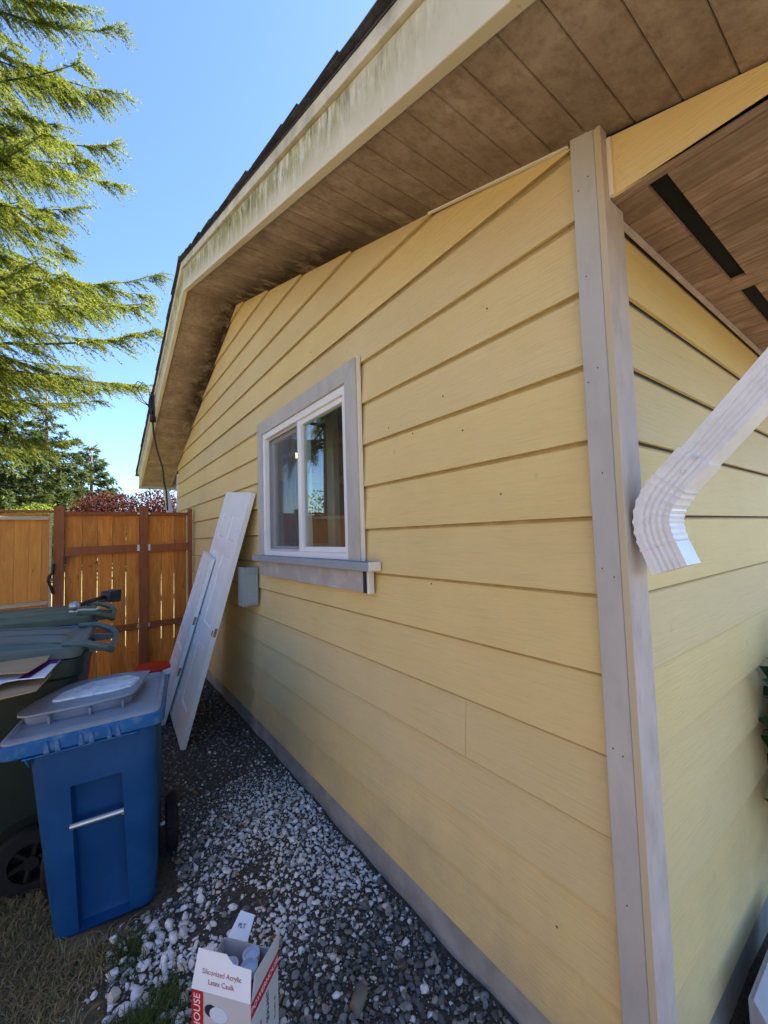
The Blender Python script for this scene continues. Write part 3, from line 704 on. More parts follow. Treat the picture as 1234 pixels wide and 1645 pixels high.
# ------------------------------------------------------------------ leaning doors
def leaning(name, label, B, T, n_hint, W, L, th, roll, panels):
    B, T = Vector(B), Vector(T); v = (T-B).normalized(); h = Vector((0, 1, 0)); h = (h-v*h.dot(v)).normalized()
    h = (h*math.cos(roll)+v*math.sin(roll)).normalized(); v = (v-h*v.dot(h)).normalized(); n = h.cross(v); n = -n if n.x > 0 else n
    o = empty(name); o.matrix_world = Matrix(((h.x, n.x, v.x, B.x), (h.y, n.y, v.y, B.y), (h.z, n.z, v.z, B.z), (0, 0, 0, 1)))
    # local: x across, y out towards the yard, z along the door
    tag(o, label, 'door')
    m = MB(); fr_ = .0
    xs = [0]; zs = [0]
    m.box((0, -th, 0), (W, -.009, L))
    # stiles and rails stand proud of the sunk panels
    cols = panels['cols']; rows = panels['rows']
    xe = [0.0]+[e for c in cols for e in c]+[W]; ze = [0.0]+[e for r in rows for e in r]+[L]
    for i in range(0, len(xe), 2): m.box((xe[i], -.0095, 0), (xe[i+1], 0, L))
    for c in cols:
        for i in range(0, len(ze), 2): m.box((c[0], -.0095, ze[i]), (c[1], -.0002, ze[i+1]))
    m.build('slab', M['door_white'], o)
    for c in cols:
        for r in rows:
            a, b = .012, .03
            q = [(c[0]+a, r[0]+a), (c[1]-a, r[0]+a), (c[1]-a, r[1]-a), (c[0]+a, r[1]-a)]
            q2 = [(c[0]+b, r[0]+b), (c[1]-b, r[0]+b), (c[1]-b, r[1]-b), (c[0]+b, r[1]-b)]
            MB().prism([(x, -.0092, z) for x, z in q], [(x, -.003, z) for x, z in q2]).build('panel', M['door_white'], o)
    return o
six = dict(cols=[(.115, .345), (.445, .675)], rows=[(.22, .72), (.86, 1.42), (1.53, 1.76)])
door = leaning('panel_door', 'taller white six panel door leaning on the yellow siding', (-.507, 2.834, .0), (-.040, 2.768, 1.885), None, .79, 1.955, .036, R(4.6), six)
MB().box((-.0015, -.028, .825), (.0, -.008, .89)).box((.0, -.002, .83), (.028, .0006, .87)).build('latch_recess', M['bare_wood'], door)
half = dict(cols=[(.075, .295)], rows=[(.12, .50), (.60, 1.30)])
leaf = leaning('panel_door', 'shorter narrow white door leaf leaning in front of the larger door', (-.560, 3.405, -.01), (-.2085, 3.20, 1.37), None, .37, 1.44, .032, R(1.5), half)
for z in (.42, .86): MB().box((-.0015, -.026, z), (.0, -.006, z+.07)).build('hinge_mortise', M['bare_wood'], leaf)

# ------------------------------------------------------------------ wheeled carts
def rring(w_, d, r, z, xs_front=(), cy=0, n=4):
    p = []
    def arc(cx, cy_, a0):
        for k in range(n+1):
            q = a0+(math.pi/2)*k/n; p.append((cx+r*math.cos(q), cy+cy_+r*math.sin(q), z))
    arc(-w_/2+r, -d/2+r, math.pi)
    for x in xs_front: p.append((x, cy-d/2, z))
    arc(w_/2-r, -d/2+r, -math.pi/2); arc(w_/2-r, d/2-r, 0); arc(-w_/2+r, d/2-r, math.pi/2)
    return p
def wheel(par, x, y, z, r=.125, wd=.05):
    m = MB().lathe([(r*.55, -wd/2), (r*.93, -wd/2), (r, -wd*.28), (r, wd*.28), (r*.93, wd/2), (r*.55, wd/2), (r*.55, -wd/2)], 28, 'x', (x, y, z), False)
    wo = m.build('wheel', M['tyre'], par, smooth='auto')
    h = MB().lathe([(r*.2, -wd*.4), (r*.56, -wd*.22), (r*.56, wd*.22), (r*.2, wd*.4)], 20, 'x', (x, y, z))
    for k in range(6):
        q = k*math.pi/3; c_, s_ = math.cos(q), math.sin(q)
        h.tube([(x+wd*.36, y+c_*r*.15, z+s_*r*.15), (x+wd*.25, y+c_*r*.54, z+s_*r*.54)], .009, 5)
    h.build('rim', M['tyre'], wo)
    tr = MB()
    for k in range(26):
        q = 2*math.pi*k/26; c_, s_ = math.cos(q), math.sin(q); ty, tz = -s_, c_
        pts = []
        for dx in (-wd*.3, wd*.3):
            for rr in (r-.001, r+.005):
                for tt in (-.006, .006): pts.append((x+dx, y+c_*rr+ty*tt, z+s_*rr+tz*tt))
        tr.add(pts, [(0, 1, 3, 2), (4, 6, 7, 5), (0, 4, 5, 1), (2, 3, 7, 6), (0, 2, 6, 4), (1, 5, 7, 3)])
    tr.build('tread', M['tyre'], wo)
# --- blue cart with the grey lid
bc = empty('wheeled_cart', (-.957, 1.80, -.050)); bc.rotation_mode = 'XYZ'
bc.rotation_euler = (0.007, -.052, -.176)
tag(bc, 'blue wheeled cart with a faded grey lid and a metal catch bar', 'bin')
H = .825
xf = (-.088, -.074, .074, .088)
def body_ring(z, inset):
    t = z/H; w_ = .355+(.445-.355)*t**.8; d = .41+(.50-.41)*t; r = .05
    rg = rring(w_, d, r, z, [-.090, -.086, .082, .086], cy=-.004+.016*t)
    # push the middle of the front face in for the catch bar recess
    i0 = 5
    if inset:
        for k in (1, 2): rg[i0+k] = (rg[i0+k][0]*1.0, rg[i0+k][1]+inset, z)
    return rg
b = MB()
zr = [0, .02, .028, .05, .20, .36, .50, .575, .600, .606, .64, .72, H-.06, H-.001]
ins = [0, .0, .045, .05, .052, .055, .055, .055, .052, 0, 0, 0, 0, 0]
rings = [[(p[0]*.93, p[1]*.93, p[2]) for p in body_ring(0, 0)]]+[body_ring(z, i) for z, i in zip(zr[1:], ins[1:])]
rings = [[(p[0], p[1]+.0, p[2]) for p in r] for r in rings]
b.loft(rings); body = b.build('body', M['blue_plastic'], bc, smooth='auto')
sh = lambda r: [(p[0]-.028, p[1]+.022, p[2]) for p in r]
rim = MB()
rim.loft([sh(rring(.548, .56, .05, H-.052)), sh(rring(.562, .574, .05, H-.045)), sh(rring(.564, .576, .05, H-.002)), sh(rring(.554, .566, .045, H+.004))])
rim.build('rim', M['blue_rim'], bc, smooth='auto')
fy = -.266
for xx in (-.22, .15): MB().prism([(xx-.003, -.21, H-.11), (xx-.003, fy+.005, H-.0525), (xx-.003, -.21, H-.0525)], [(xx+.003, -.21, H-.11), (xx+.003, fy+.005, H-.0525), (xx+.003, -.21, H-.0525)]).build('gusset', M['blue_rim'], bc)
MB().box((-.225, fy-.004, H-.0575), (.155, fy+.010, H-.0525)).build('ledge', M['blue_rim'], bc, bevel=.0015)
for xx in (-.15, -.115, -.04, -.005, .055, .085): MB().prism([(xx-.008, fy-.0005, H-.05), (xx+.012, fy-.0005, H-.05), (xx+.006, fy-.0005, H-.006), (xx-.004, fy-.0005, H-.006)], [(xx-.008, fy-.009, H-.05), (xx+.012, fy-.009, H-.05), (xx+.006, fy-.005, H-.006), (xx-.004, fy-.005, H-.006)]).build('rib', M['blue_rim'], bc, bevel=.002)
bar = MB().tube([(-.098, -.222, .445), (.086, -.224, .445)], .0105, 10); bar.tube([(-.093, -.222, .432), (-.093, -.19, .432)], .006, 6).tube([(.082, -.222, .432), (.082, -.19, .432)], .006, 6)
for v_ in range(len(bar.v)):
    pass
bar.build('catch_bar', M['galv'], bc, smooth='auto')
lid = MB().loft([sh(rring(.540, .556, .04, H+.0045)), sh(rring(.540, .556, .04, H+.014)), sh(rring(.520, .535, .04, H+.021)), sh(rring(.505, .52, .04, H+.021)), sh(rring(.49, .505, .04, H+.013))])
lido = lid.build('lid', M['lid_grey'], bc, smooth='auto')
pl = [(-.295, -.055), (-.285, -.09), (-.25, -.115), (-.07, -.13), (.10, -.115), (.135, -.09), (.16, .06), (.175, .19), (.03, .245), (-.17, .235), (-.265, .06)]
def poly(pl, z, sc=1.0, dz=0, cx=-.06, cy=.08): return [(cx+(p[0]-cx)*sc, cy+(p[1]-cy)*sc, z+dz*(p[1]+.10)) for p in pl]
pn = MB().loft([poly(pl, H+.0135, .90, 0), poly(pl, H+.046, .92, .02), poly(pl, H+.050, .985, .02), poly(pl, H+.054, 1.0, .02), poly(pl, H+.060, .995, .02), poly(pl, H+.0615, .97, .02)])
pn.build('lid_panel', M['lid_grey'], lido, smooth='auto')
pl2 = [(-.19, -.005), (-.17, -.02), (.04, -.035), (.115, -.015), (.14, .08), (.09, .15), (-.07, .16), (-.17, .08)]
MB().loft([poly(pl2, H+.061, 1, .02), poly(pl2, H+.0695, .97, .02), poly(pl2, H+.0705, .93, .02)]).build('lid_panel', M['lid_patch'], lido, smooth='auto')['label'] = 'worn whitish raised pad of the lid'
for xx in (-.17, -.03, .09): MB().box((xx-.004, -.14, H+.014), (xx+.004, -.095, H+.044)).build('rib', M['lid_grey'], lido)
h = MB().tube([(-.20, .30, H-.02), (-.20, .355, H+.0), (.15, .355, H+.0), (.15, .30, H-.02)], .014, 8); h.build('handle', M['blue_rim'], bc, smooth=True)
for sx in (-1, 1): wheel(bc, sx*.240, .13, .125, .125, .05)
MB().tube([(-.235, .13, .125), (.235, .13, .125)], .01, 6).build('axle', M['galv'], bc)

# --- larger green carts behind
def big_cart(loc, yaw_, bodymat, lidmat, label, lid_tilt, roll=0):
    c = empty('wheeled_cart', loc, (0, roll, yaw_)); tag(c, label, 'bin')
    # local: front of the cart towards -x, handle towards +x
    Hh = 1.045; rr = []
    sw = lambda ring: [(p[1], p[0], p[2]) for p in ring]
    for z in (0, .03, .30, .60, .90, .95, .96, Hh):
        t = z/Hh; w_ = .50+.14*t; d = .54+.22*t
        if z >= .96: w_ += .03; d += .03
        rr.append(sw(rring(w_, d, .06, z, (), 0)))
    body = MB().loft(rr).build('body', bodymat, c, smooth='auto', bevel=.004)
    # wheel arch panel, axle and wheels at the handle end
    for sy in (-1, 1):
        m = MB()
        m.lathe([(.02, -.006), (.19, -.006), (.19, .006), (.02, .006)], 32, 'y', (.205, sy*.274, .14)); m.build('wheel_arch', M['dark'], c)
        mw = MB().lathe([(.085, -.03), (.14, -.03), (.15, -.015), (.15, .015), (.14, .03), (.085, .03), (.085, -.03)], 28, 'y', (.205, sy*.308, .15), False); wo = mw.build('wheel', M['tyre'], c, smooth='auto')
        h = MB().lathe([(.03, -.03), (.03, .03)], 12, 'y', (.205, sy*.308, .15))
        for k in range(6):
            q = k*math.pi/3+.3; h.tube([(.205+.02*math.cos(q), sy*.318, .15+.02*math.sin(q)), (.205+.10*math.cos(q), sy*.322, .15+.10*math.sin(q))], .012, 5)
        h.build('rim', M['tyre'], wo)
    # lid: hinged at +x
    L = empty('lid', (.38, 0, Hh+.002)); L.parent = c; L.rotation_euler = (0, lid_tilt, 0)
    lr = [sw(rring(.66, .80, .06, z, (), 0)) for z in (0, .038)]+[sw(rring(.645, .785, .06, .047, (), 0)), sw(rring(.60, .74, .06, .050, (), 0)), sw(rring(.585, .725, .06, .043, (), 0)), sw(rring(.53, .66, .06, .043, (), 0)), sw(rring(.50, .63, .06, .052, (), 0)), sw(rring(.30, .40, .08, .060, (), 0))]
    lr = [[(p[0]-.40, p[1], p[2]) for p in r] for r in lr]
    MB().loft(lr).build('lid_shell', lidmat, L, smooth='auto')
    g = MB()
    for yy in (-.22, -.0, .22):
        g.tube([(-.70, yy, .046), (-.60, yy*.9, .058), (-.20, yy*.9, .058), (-.10, yy, .048)], .009, 6)
    g.build('lid_ridge', lidmat, L, smooth=True)
    # hinge handle: arms and cross bar
    hd = MB()
    for sy in (-1, 1): hd.tube([(.30, sy*.27, Hh+.065), (.40, sy*.275, Hh+.055), (.475, sy*.25, Hh+.02), (.50, sy*.20, Hh-.005)], [.014, .018, .02, .02], 8)
    hd.tube([(.50, -.21, Hh-.005), (.50, .21, Hh-.005)], .017, 8)
    for sy in (-.14, .14): hd.prism([(.36, sy-.012, Hh-.02), (.50, sy-.012, Hh-.012), (.50, sy-.012, Hh+.01), (.36, sy-.012, Hh+.03)], [(.36, sy+.012, Hh-.02), (.50, sy+.012, Hh-.012), (.50, sy+.012, Hh+.01), (.36, sy+.012, Hh+.03)])
    hd.build('handle', lidmat, c, smooth='auto')
    return c
gc = big_cart((-1.435, 2.38, -.085), R(-6), M['green_plastic'], M['green_lid'], 'dark green wheeled cart with its lid propped open by cardboard', R(4.5))
oc = big_cart((-1.40, 3.27, -.06), R(-4), M['blue_plastic'], M['olive_lid'], 'blue bodied cart under an olive lid in front of the fence', R(1), )

# --- cardboard in the green cart
def sheet(name, label, outline, mats, z, parts=(), rot=(0, 0, 0), loc=(0, 0, 0), th=.004, cat='cardboard'):
    o = empty(name, loc, rot); tag(o, label, cat)
    MB().prism([(x, y, 0) for x, y in outline], [(x, y, th) for x, y in outline]).build('sheet', mats, o)
    for nm, ol, mm, zz in parts:
        MB().prism([(x, y, zz) for x, y in ol], [(x, y, zz+.0008) for x, y in ol]).build(nm, mm, o)
    return o
def wsheet(name, label, cat, outline, z, dz, mat, parts=()):
    o = empty(name, (-1.25, 1.95, z)); tag(o, label, cat)
    f = lambda q, e: (q[0]+1.25, q[1]-1.95, dz*(q[1]-1.95)+e)
    MB().prism([f(q, 0) for q in outline], [f(q, .004) for q in outline]).build('sheet', mat, o)
    for nm, ol, mm in parts: MB().prism([f(q, .0044) for q in ol], [f(q, .0052) for q in ol]).build(nm, mm, o)
wsheet('cardboard_sheet', 'thin tan cardboard sheet on top, under the green lid', 'cardboard', [(-1.75, 1.86), (-1.358, 1.806), (-1.266, 1.755), (-1.215, 1.92), (-1.20, 2.25), (-1.75, 2.25)], .990, 0, M['kraft'])
wsheet('printed_box_flap', 'white and purple printed box flap sticking out of the green cart', 'box flap', [(-1.75, 1.735), (-1.37, 1.725), (-1.335, 1.775), (-1.30, 1.775), (-1.21, 1.738), (-1.165, 2.06), (-1.165, 2.25), (-1.75, 2.25)], .962, 0, M['white_card'],
       [('purple_band', [(-1.30, 1.777), (-1.262, 1.762), (-1.205, 1.96), (-1.25, 2.0)], M['purple']), ('purple_band', [(-1.205, 1.962), (-1.180, 1.95), (-1.166, 2.06), (-1.166, 2.2), (-1.25, 2.2), (-1.25, 2.002)], M['purple']),
        ('purple_band', [(-1.42, 1.752), (-1.375, 1.75), (-1.365, 1.775), (-1.42, 1.775)], M['purple'])])
wsheet('cardboard_flap', 'folded brown cardboard flap hanging lowest from the green cart', 'cardboard', [(-1.75, 1.67), (-1.339, 1.655), (-1.233, 1.677), (-1.200, 1.89), (-1.20, 2.2), (-1.75, 2.2)], .928, 0, M['kraft'])

# --- tool on the olive lid
tl = empty('hand_tool', (-1.12, 2.93, 1.075), (R(0), R(-2), R(40))); tag(tl, 'hand tool with a silver knob and a dark block head on the olive lid', 'tool')
MB().lathe([(.005, -.03), (.026, -.022), (.033, 0), (.026, .022), (.005, .03)], 14, 'x', (-.02, 0, .035)).build('knob', M['tool_silver'], tl, smooth=True)
MB().tube([(0, 0, .035), (.09, 0, .045), (.20, 0, .055)], [.012, .015, .013], 8).build('handle', M['tool_handle'], tl, smooth=True)
MB().prism([(.19, -.05, .02), (.29, -.055, .005), (.305, -.05, .095), (.215, -.045, .09)], [(.19, .05, .02), (.29, .055, .005), (.305, .05, .095), (.215, .045, .09)]).build('head', M['black_metal'], tl, bevel=.008)
st = MB().tube([(-1.12, 2.95, 1.068), (-1.16, 2.98, 1.068), (-1.15, 3.02, 1.068), (-1.08, 3.0, 1.068), (-1.02, 2.95, 1.067), (-1.0, 3.02, 1.067), (-.99, 3.09, 1.066)], .007, 6).build('white_cord', M['caulk'], None, smooth=True)
tag(st, 'short piece of white cord lying on the olive lid', 'cord')

# --- bucket with red lid
bk = empty('bucket', (-.575, 3.72, float(gz(-.575, 3.72)))); tag(bk, 'blue and white bucket with a red lid behind the blue cart', 'bucket')
MB().lathe([(.125, 0), (.128, .02), (.142, .40), (.145, .40)], 28).build('body', M['bucket_blue'], bk, smooth='auto')
MB().box((.05, -.16, .385), (.15, -.10, .425)).build('label_patch', M['white_card'], bk)
MB().lathe([(.148, .40), (.150, .405), (.150, .435), (.142, .445), (.05, .447)], 32).build('lid', M['red_lid'], bk, smooth='auto')

# ------------------------------------------------------------------ caulk box
FL, FR, RB_ = Vector((-.828, .750, 0)), Vector((-.712, .611, 0)), Vector((-.597, .696, 0))
ax = (FR-FL); wd_ = ax.length; ax.normalize(); ay = Vector((-ax.y, ax.x, 0)); dp = (RB_-FR).length
if ay.dot(RB_-FR) < 0: ay = -ay
gzb = float(gz(-.70, .72))+.008
bxo = empty('caulk_box'); bxo.matrix_world = Matrix(((ax.x, ay.x, 0, FL.x), (ax.y, ay.y, 0, FL.y), (0, 0, 1, gzb), (0, 0, 0, 1)))
tag(bxo, 'open white and red cardboard box of caulk tubes on the gravel', 'box')
hb = .30-gzb; T_ = .002
def bp(o, name, mats, bevel=0): return o.build(name, mats, bxo, bevel=bevel)
bp(MB().box((0, 0, 0), (wd_, T_, hb)), 'front_panel', M['grey_card'])
bp(MB().box((wd_-T_, T_, 0), (wd_, dp-T_, hb)), 'side_panel', M['grey_card'])
bp(MB().box((0, T_, 0), (T_, dp-T_, hb)), 'side_panel', M['grey_card'])
bp(MB().box((0, dp-T_, 0), (wd_, dp, hb)), 'back_panel', M['grey_card'])
bp(MB().box((T_, T_, 0.001), (wd_-T_, dp-T_, .003)), 'bottom_panel', M['kraft'])
def flap(pts, name, mat, th=.0018):
    a = [Vector(p) for p in pts]; n = (a[1]-a[0]).cross(a[2]-a[0]).normalized()*th
    return MB().prism(a, [p+n for p in a]).build(name, mat, bxo)
ff = flap([(0, -.0005, hb+.001), (wd_, -.0005, hb+.001), (wd_-.004, .012, hb+.072), (.122, .012, hb+.075), (.100, .014, hb+.094), (.012, .014, hb+.094)], 'front_flap', M['white_card'])
sf = flap([(wd_+.0005, .002, hb+.001), (wd_+.0005, dp, hb+.001), (wd_+.010, dp-.004, hb+.062), (wd_+.008, .006, hb+.070)], 'side_flap', M['grey_card'])
flap([(.012, dp, hb+.001), (.080, dp, hb+.001), (.072, dp+.055, hb+.030), (.020, dp+.058, hb+.032)], 'back_flap', M['white_card'])
# printed areas: red bands and lettering
bp(MB().box((0.0, -.0012, 0), (.036, -.0004, hb-.002)), 'red_band', M['red_print'])
bp(MB().box((wd_+.0004, .0, hb-.040), (wd_+.0012, dp-.002, hb-.002)), 'red_band', M['red_print'])
def text(body_, size, mat, X, Yv, org, name='lettering', ext=.0002, par=bxo):
    c = bpy.data.curves.new(name, 'FONT'); c.body = body_; c.size = size; c.align_x = 'CENTER'; c.align_y = 'CENTER'; c.extrude = ext
    c.resolution_u = 3
    o = bpy.data.objects.new(name, c); COL.objects.link(o); o.parent = par
    X = Vector(X).normalized(); Yv = Vector(Yv).normalized(); Zv = X.cross(Yv)
    o.matrix_local = Matrix(((X.x, Yv.x, Zv.x, org[0]), (X.y, Yv.y, Zv.y, org[1]), (X.z, Yv.z, Zv.z, org[2]), (0, 0, 0, 1)))
    c.materials.append(mat); bpy.context.view_layer.update()
    me = bpy.data.meshes.new_from_object(o.evaluated_get(bpy.context.evaluated_depsgraph_get())); mw = o.matrix_local.copy()
    bpy.data.objects.remove(o); o = bpy.data.objects.new(name, me); COL.objects.link(o); o.parent = par; o.matrix_local = mw; o['kind'] = 'stuff'
    return o
text('POWERHOUSE', .029, M['white_text'], (0, 0, 1), (-1, 0, 0), (.018, -.0014, hb-.105))
text('POWERHOUSE', .021, M['white_text'], (0, 1, 0), (0, 0, 1), (wd_+.0014, dp/2, hb-.021))
text('Siliconized Acrylic', .0165, M['red_text'], (1, 0, 0), (0, .17, 1), (wd_*.50, .0045, hb+.046))
text('Latex Caulk', .0165, M['red_text'], (1, 0, 0), (0, .17, 1), (wd_*.50, .001, hb+.025))
text('PLT', .016, M['black_text'], (1, .1, 0), (0, .85, .45), (.044, dp+.026, hb+.018))
for k, (s_, m_) in enumerate((('Acrylic Latex', M['red_text']), ('CAULK + SEALANT', M['black_text']), ('12 x 10.1 oz', M['black_text']))):
    text(s_, (.017, .020, .012)[k], m_, (0, 0, 1), (0, 1, 0) if False else (0, -1, 0), (wd_+.0008, .045+.038*k, hb-.135))
# printed picture of a cap on the front: flat shapes
bp(MB().prism([(.060+.02*math.cos(q), -.0009, hb-.045+.016*math.sin(q)) for q in np.linspace(0, 6.0, 12)], [(.060+.02*math.cos(q), -.0004, hb-.045+.016*math.sin(q)) for q in np.linspace(0, 6.0, 12)]), 'printed_picture', M['navy'])
bp(MB().prism([(.084+.028*math.cos(q), -.0012, hb-.050+.02*math.sin(q)) for q in np.linspace(0, 6.0, 14)], [(.084+.028*math.cos(q), -.0004, hb-.050+.02*math.sin(q)) for q in np.linspace(0, 6.0, 14)]), 'printed_picture', M['tube_white'])
for k, (px, py, hh, lab) in enumerate(((.075, .060, .018, 'white caulk tube standing nearest the middle of the open box'), (.128, .075, .012, 'white caulk tube beside the printed side flap in the box'), (.110, .115, .004, 'white caulk tube at the back of the open box'))):
    o = empty('caulk_tube'); o.matrix_world = bxo.matrix_world @ Matrix.Translation((px, py, .004)) ; tag(o, lab, 'tube', 'caulk tubes in the box')
    top = hb-.004+hh
    MB().lathe([(.0235, 0), (.0235, top-.02)], 18).build('barrel', M['red_print'], o, smooth='auto')
    MB().lathe([(.0245, top-.02), (.0245, top-.002), (.021, top), (.020, top-.012), (.003, top-.013)], 18).build('end_cap', M['tube_white'], o, smooth='auto')

# ------------------------------------------------------------------ right edge: shrub and pale crate
def leaves(n, center, radii, size, up=.3, shell=.5, seedv=1):
    g = np.random.default_rng(seedv)
    d = g.normal(size=(n, 3)); d /= np.linalg.norm(d, axis=1)[:, None]
    rad = shell+(1-shell)*g.random(n)**.5
    P = np.array(center)+d*rad[:, None]*np.array(radii)
    a = g.normal(size=(n, 3))+d*.6; a[:, 2] += -.2; a /= np.linalg.norm(a, axis=1)[:, None]
    nrm = d+g.normal(size=(n, 3))*.7+np.array([0, 0, up]); b = np.cross(nrm, a); b /= np.linalg.norm(b, axis=1)[:, None]+1e-9
    s = size*(.6+.8*g.random(n))[:, None]
    V = np.stack([P, P+a*s*.45+b*s*.28, P+a*s, P+a*s*.45-b*s*.28], 1).reshape(-1, 3)
    F = np.arange(n*4).reshape(n, 4)
    return V, F
shr = tag(empty('shrub', (1.17, -.24, 0)), 'dark green broad leaved shrub by the front wall', 'shrub')
V, F = leaves(700, (.12, .02, .66), (.33, .13, .42), .085, .3, .2, 5)
npmesh('foliage', V, F, M['shrub'], shr)
MB().tube([(0.1, 0, -.05), (.12, .0, .4), (.1, .02, .8)], [.015, .012, .006], 6).build('stem', M['bark'], shr)
cr = tag(empty('plastic_crate', (.43, -.15, 0)), 'pale grey plastic crate at the foot of the front wall', 'crate')
m = MB(); m.prism([(0, 0, .205), (.5, .0, .205), (.5, -.12, .02), (0, -.12, .02)], [(0, .006, .20), (.5, .006, .20), (.5, -.112, .012), (0, -.112, .012)])
m.box((0, .0, .0), (.5, .012, .2)).box((0.001, -.118, 0), (.5, -.108, .016)); m.build('side', M['crate'], cr, bevel=.002)
for xx in (.001, .494): MB().prism([(xx, 0, .017), (xx, 0, .198), (xx, -.105, .017)], [(xx+.005, 0, .017), (xx+.005, 0, .198), (xx+.005, -.105, .017)]).build('end_panel', M['crate'], cr)
MB().prism([(.10, -.045, .1405), (.32, -.045, .1405), (.32, -.075, .0945), (.10, -.075, .0945)], [(.10, -.047, .1425), (.32, -.047, .1425), (.32, -.077, .0965), (.10, -.077, .0965)]).build('handle_slot', M['dark'], cr, bevel=.0)

# ------------------------------------------------------------------ gravel
def ico(sub):
    bm = bmesh.new(); bmesh.ops.create_icosphere(bm, subdivisions=sub, radius=1.0)
    v = np.array([p.co[:] for p in bm.verts]); f = np.array([[q.index for q in p.verts] for p in bm.faces]); bm.free(); return v, f
I1 = ico(1); I2 = ico(2)
def stone_shape(base, seedv):
    g = np.random.default_rng(seedv); v = base[0].copy()
    for _ in range(8):      # facet by squashing along random directions
        d = g.normal(size=3); d /= np.linalg.norm(d); c = g.uniform(.40, .75); t = v@d
        v -= np.outer(np.maximum(t-c, 0)*.95, d)
    v *= np.array([1, g.uniform(.62, .95), g.uniform(.42, .7)]); v += g.normal(size=v.shape)*.035
    return v
def white_prob(x, y):
    gss = lambda cx, cy, sx, sy: np.exp(-((x-cx)/sx)**2-((y-cy)/sy)**2)
    p = .03+1.4*gss(-.20, 1.80, .27, .36)+.35*gss(-.55, 1.58, .14, .2)+1.0*gss(-.06, 1.25, .13, .28)+1.2*gss(-.30, 1.45, .18, .22)+.7*gss(-.45, 1.08, .30, .18)+1.3*gss(-.92, 1.27, .24, .18)+1.1*gss(-.78, 1.05, .14, .22)+.16*gss(-.25, .75, .4, .3)+.25*gss(-.62, 1.55, .12, .12)
    return np.clip(p, 0, .93)
def soil_prob(x, y):
    gss = lambda cx, cy, sx, sy: np.exp(-((x-cx)/sx)**2-((y-cy)/sy)**2)
    return np.clip(.85*gss(-.57, 1.30, .20, .13)+.7*gss(-.42, 1.47, .11, .10)+.45*gss(-.3, 1.2, .1, .08)+.9*(x < -1.0)+.55*gss(-1.0, 1.10, .25, .16), 0, .93)
stones = []
def scatter(x0, x1, y0, y1, step, smin, smax, layer):
    xs = np.arange(x0, x1, step); ys_ = np.arange(y0, y1, step); X, Y = np.meshgrid(xs, ys_)
    X = (X+rng.uniform(-.6, .6, X.shape)*step).ravel(); Y = (Y+rng.uniform(-.6, .6, Y.shape)*step).ravel()
    keep = (rng.random(len(X)) > soil_prob(X, Y)) & (X < .004) & (X > -1.35)
    # clear of the things that stand on the ground
    keep &= ~((np.abs(X+.96) < .24) & (np.abs(Y-1.79) < .26))
    u = (X-FL.x)*ax.x+(Y-FL.y)*ax.y; v_ = (X-FL.x)*ay.x+(Y-FL.y)*ay.y
    keep &= ~((u > -.012) & (u < wd_+.012) & (v_ > -.012) & (v_ < dp+.012))
    X, Y = X[keep], Y[keep]; wh = rng.random(len(X)) < white_prob(X, Y)
    S = smin+(smax-smin)*rng.random(len(X))**2.2
    S = np.where(wh, S*.92, S); S = np.where(Y > 1.9, S*.85, S)
    S = np.where(wh & (X < -.62) & (Y < 1.5), S*1.3, S)
    for x, y, s, w_ in zip(X, Y, S, wh): stones.append((x, y, s, bool(w_), layer))
scatter(-1.35, 0, .25, 2.2, .0125, .0035, .0075, 2)
scatter(-1.35, 0, .25, 2.2, .0205, .008, .0175, 0)
scatter(-1.2, 0, .25, 2.0, .048, .012, .023, 1)
scatter(-1.2, 0, 2.2, 4.9, .030, .011, .022, 0)
base1 = [stone_shape(I1, 100+i) for i in range(24)]; base2 = [stone_shape(I2, 200+i) for i in range(14)]
def stone_xf(s, l):
    a, b_, c_ = rng.uniform(0, 6.28), rng.normal()*.35, rng.normal()*.35
    return Matrix.Rotation(a, 4, 'Z') @ Matrix.Rotation(b_, 4, 'X') @ Matrix.Rotation(c_, 4, 'Y')
vis = []
for i, (x, y, s, w_, l) in enumerate(stones):
    u, v_, zc = project((x, y, 0))
    if zc > .2 and -10 < u < 1244 and v_ < 1660: vis.append((s/zc, i))
vis.sort(reverse=True); pick = {True: [], False: []}
for q, i in vis:
    w_ = stones[i][3]
    if len(pick[w_]) < 295: pick[w_].append(i)
chosen = set(pick[True]+pick[False])
meshes = {True: [], False: []}
for kind in (True, False):
    for i, bv in enumerate(base2):
        me = bpy.data.meshes.new('white_pebble' if kind else 'grey_stone'); me.from_pydata([tuple(p) for p in bv], [], [tuple(int(q) for q in f) for f in I2[1]])
        me.polygons.foreach_set('use_smooth', [kind and i % 3 > 0]*len(me.polygons)); me.materials.append(M['white_stone'] if kind else M['grey_stone']); meshes[kind].append(me)
acc = {True: ([], []), False: ([], [])}; cnt = {True: 0, False: 0}
for i, (x, y, s, w_, l) in enumerate(stones):
    z = float(gz(x, y))+(.9*s if l == 1 else .35*s)
    Rm = stone_xf(s, l)
    if i in chosen:
        o = bpy.data.objects.new('white_pebble' if w_ else 'grey_stone', meshes[w_][i % 14]); COL.objects.link(o)
        o.matrix_world = Matrix.Translation((x, y, z)) @ Rm @ Matrix.Scale(s, 4); o.parent = ground
    else:
        big = y < 2.0 and l < 2; A = np.array(Rm.to_3x3()); v = (base2[i % 14] if big else base1[i % 24])@A.T*s+np.array([x, y, z])
        acc[w_][0].append(v); acc[w_][1].append((I2 if big else I1)[1]+cnt[w_]); cnt[w_] += len(v)
for w_ in (True, False):
    o = npmesh('white_pebbles' if w_ else 'grey_gravel', np.concatenate(acc[w_][0]), np.concatenate(acc[w_][1]), M['white_stone'] if w_ else M['grey_stone'], ground, smooth=w_)
    o['kind'] = 'stuff'
lf = MB()
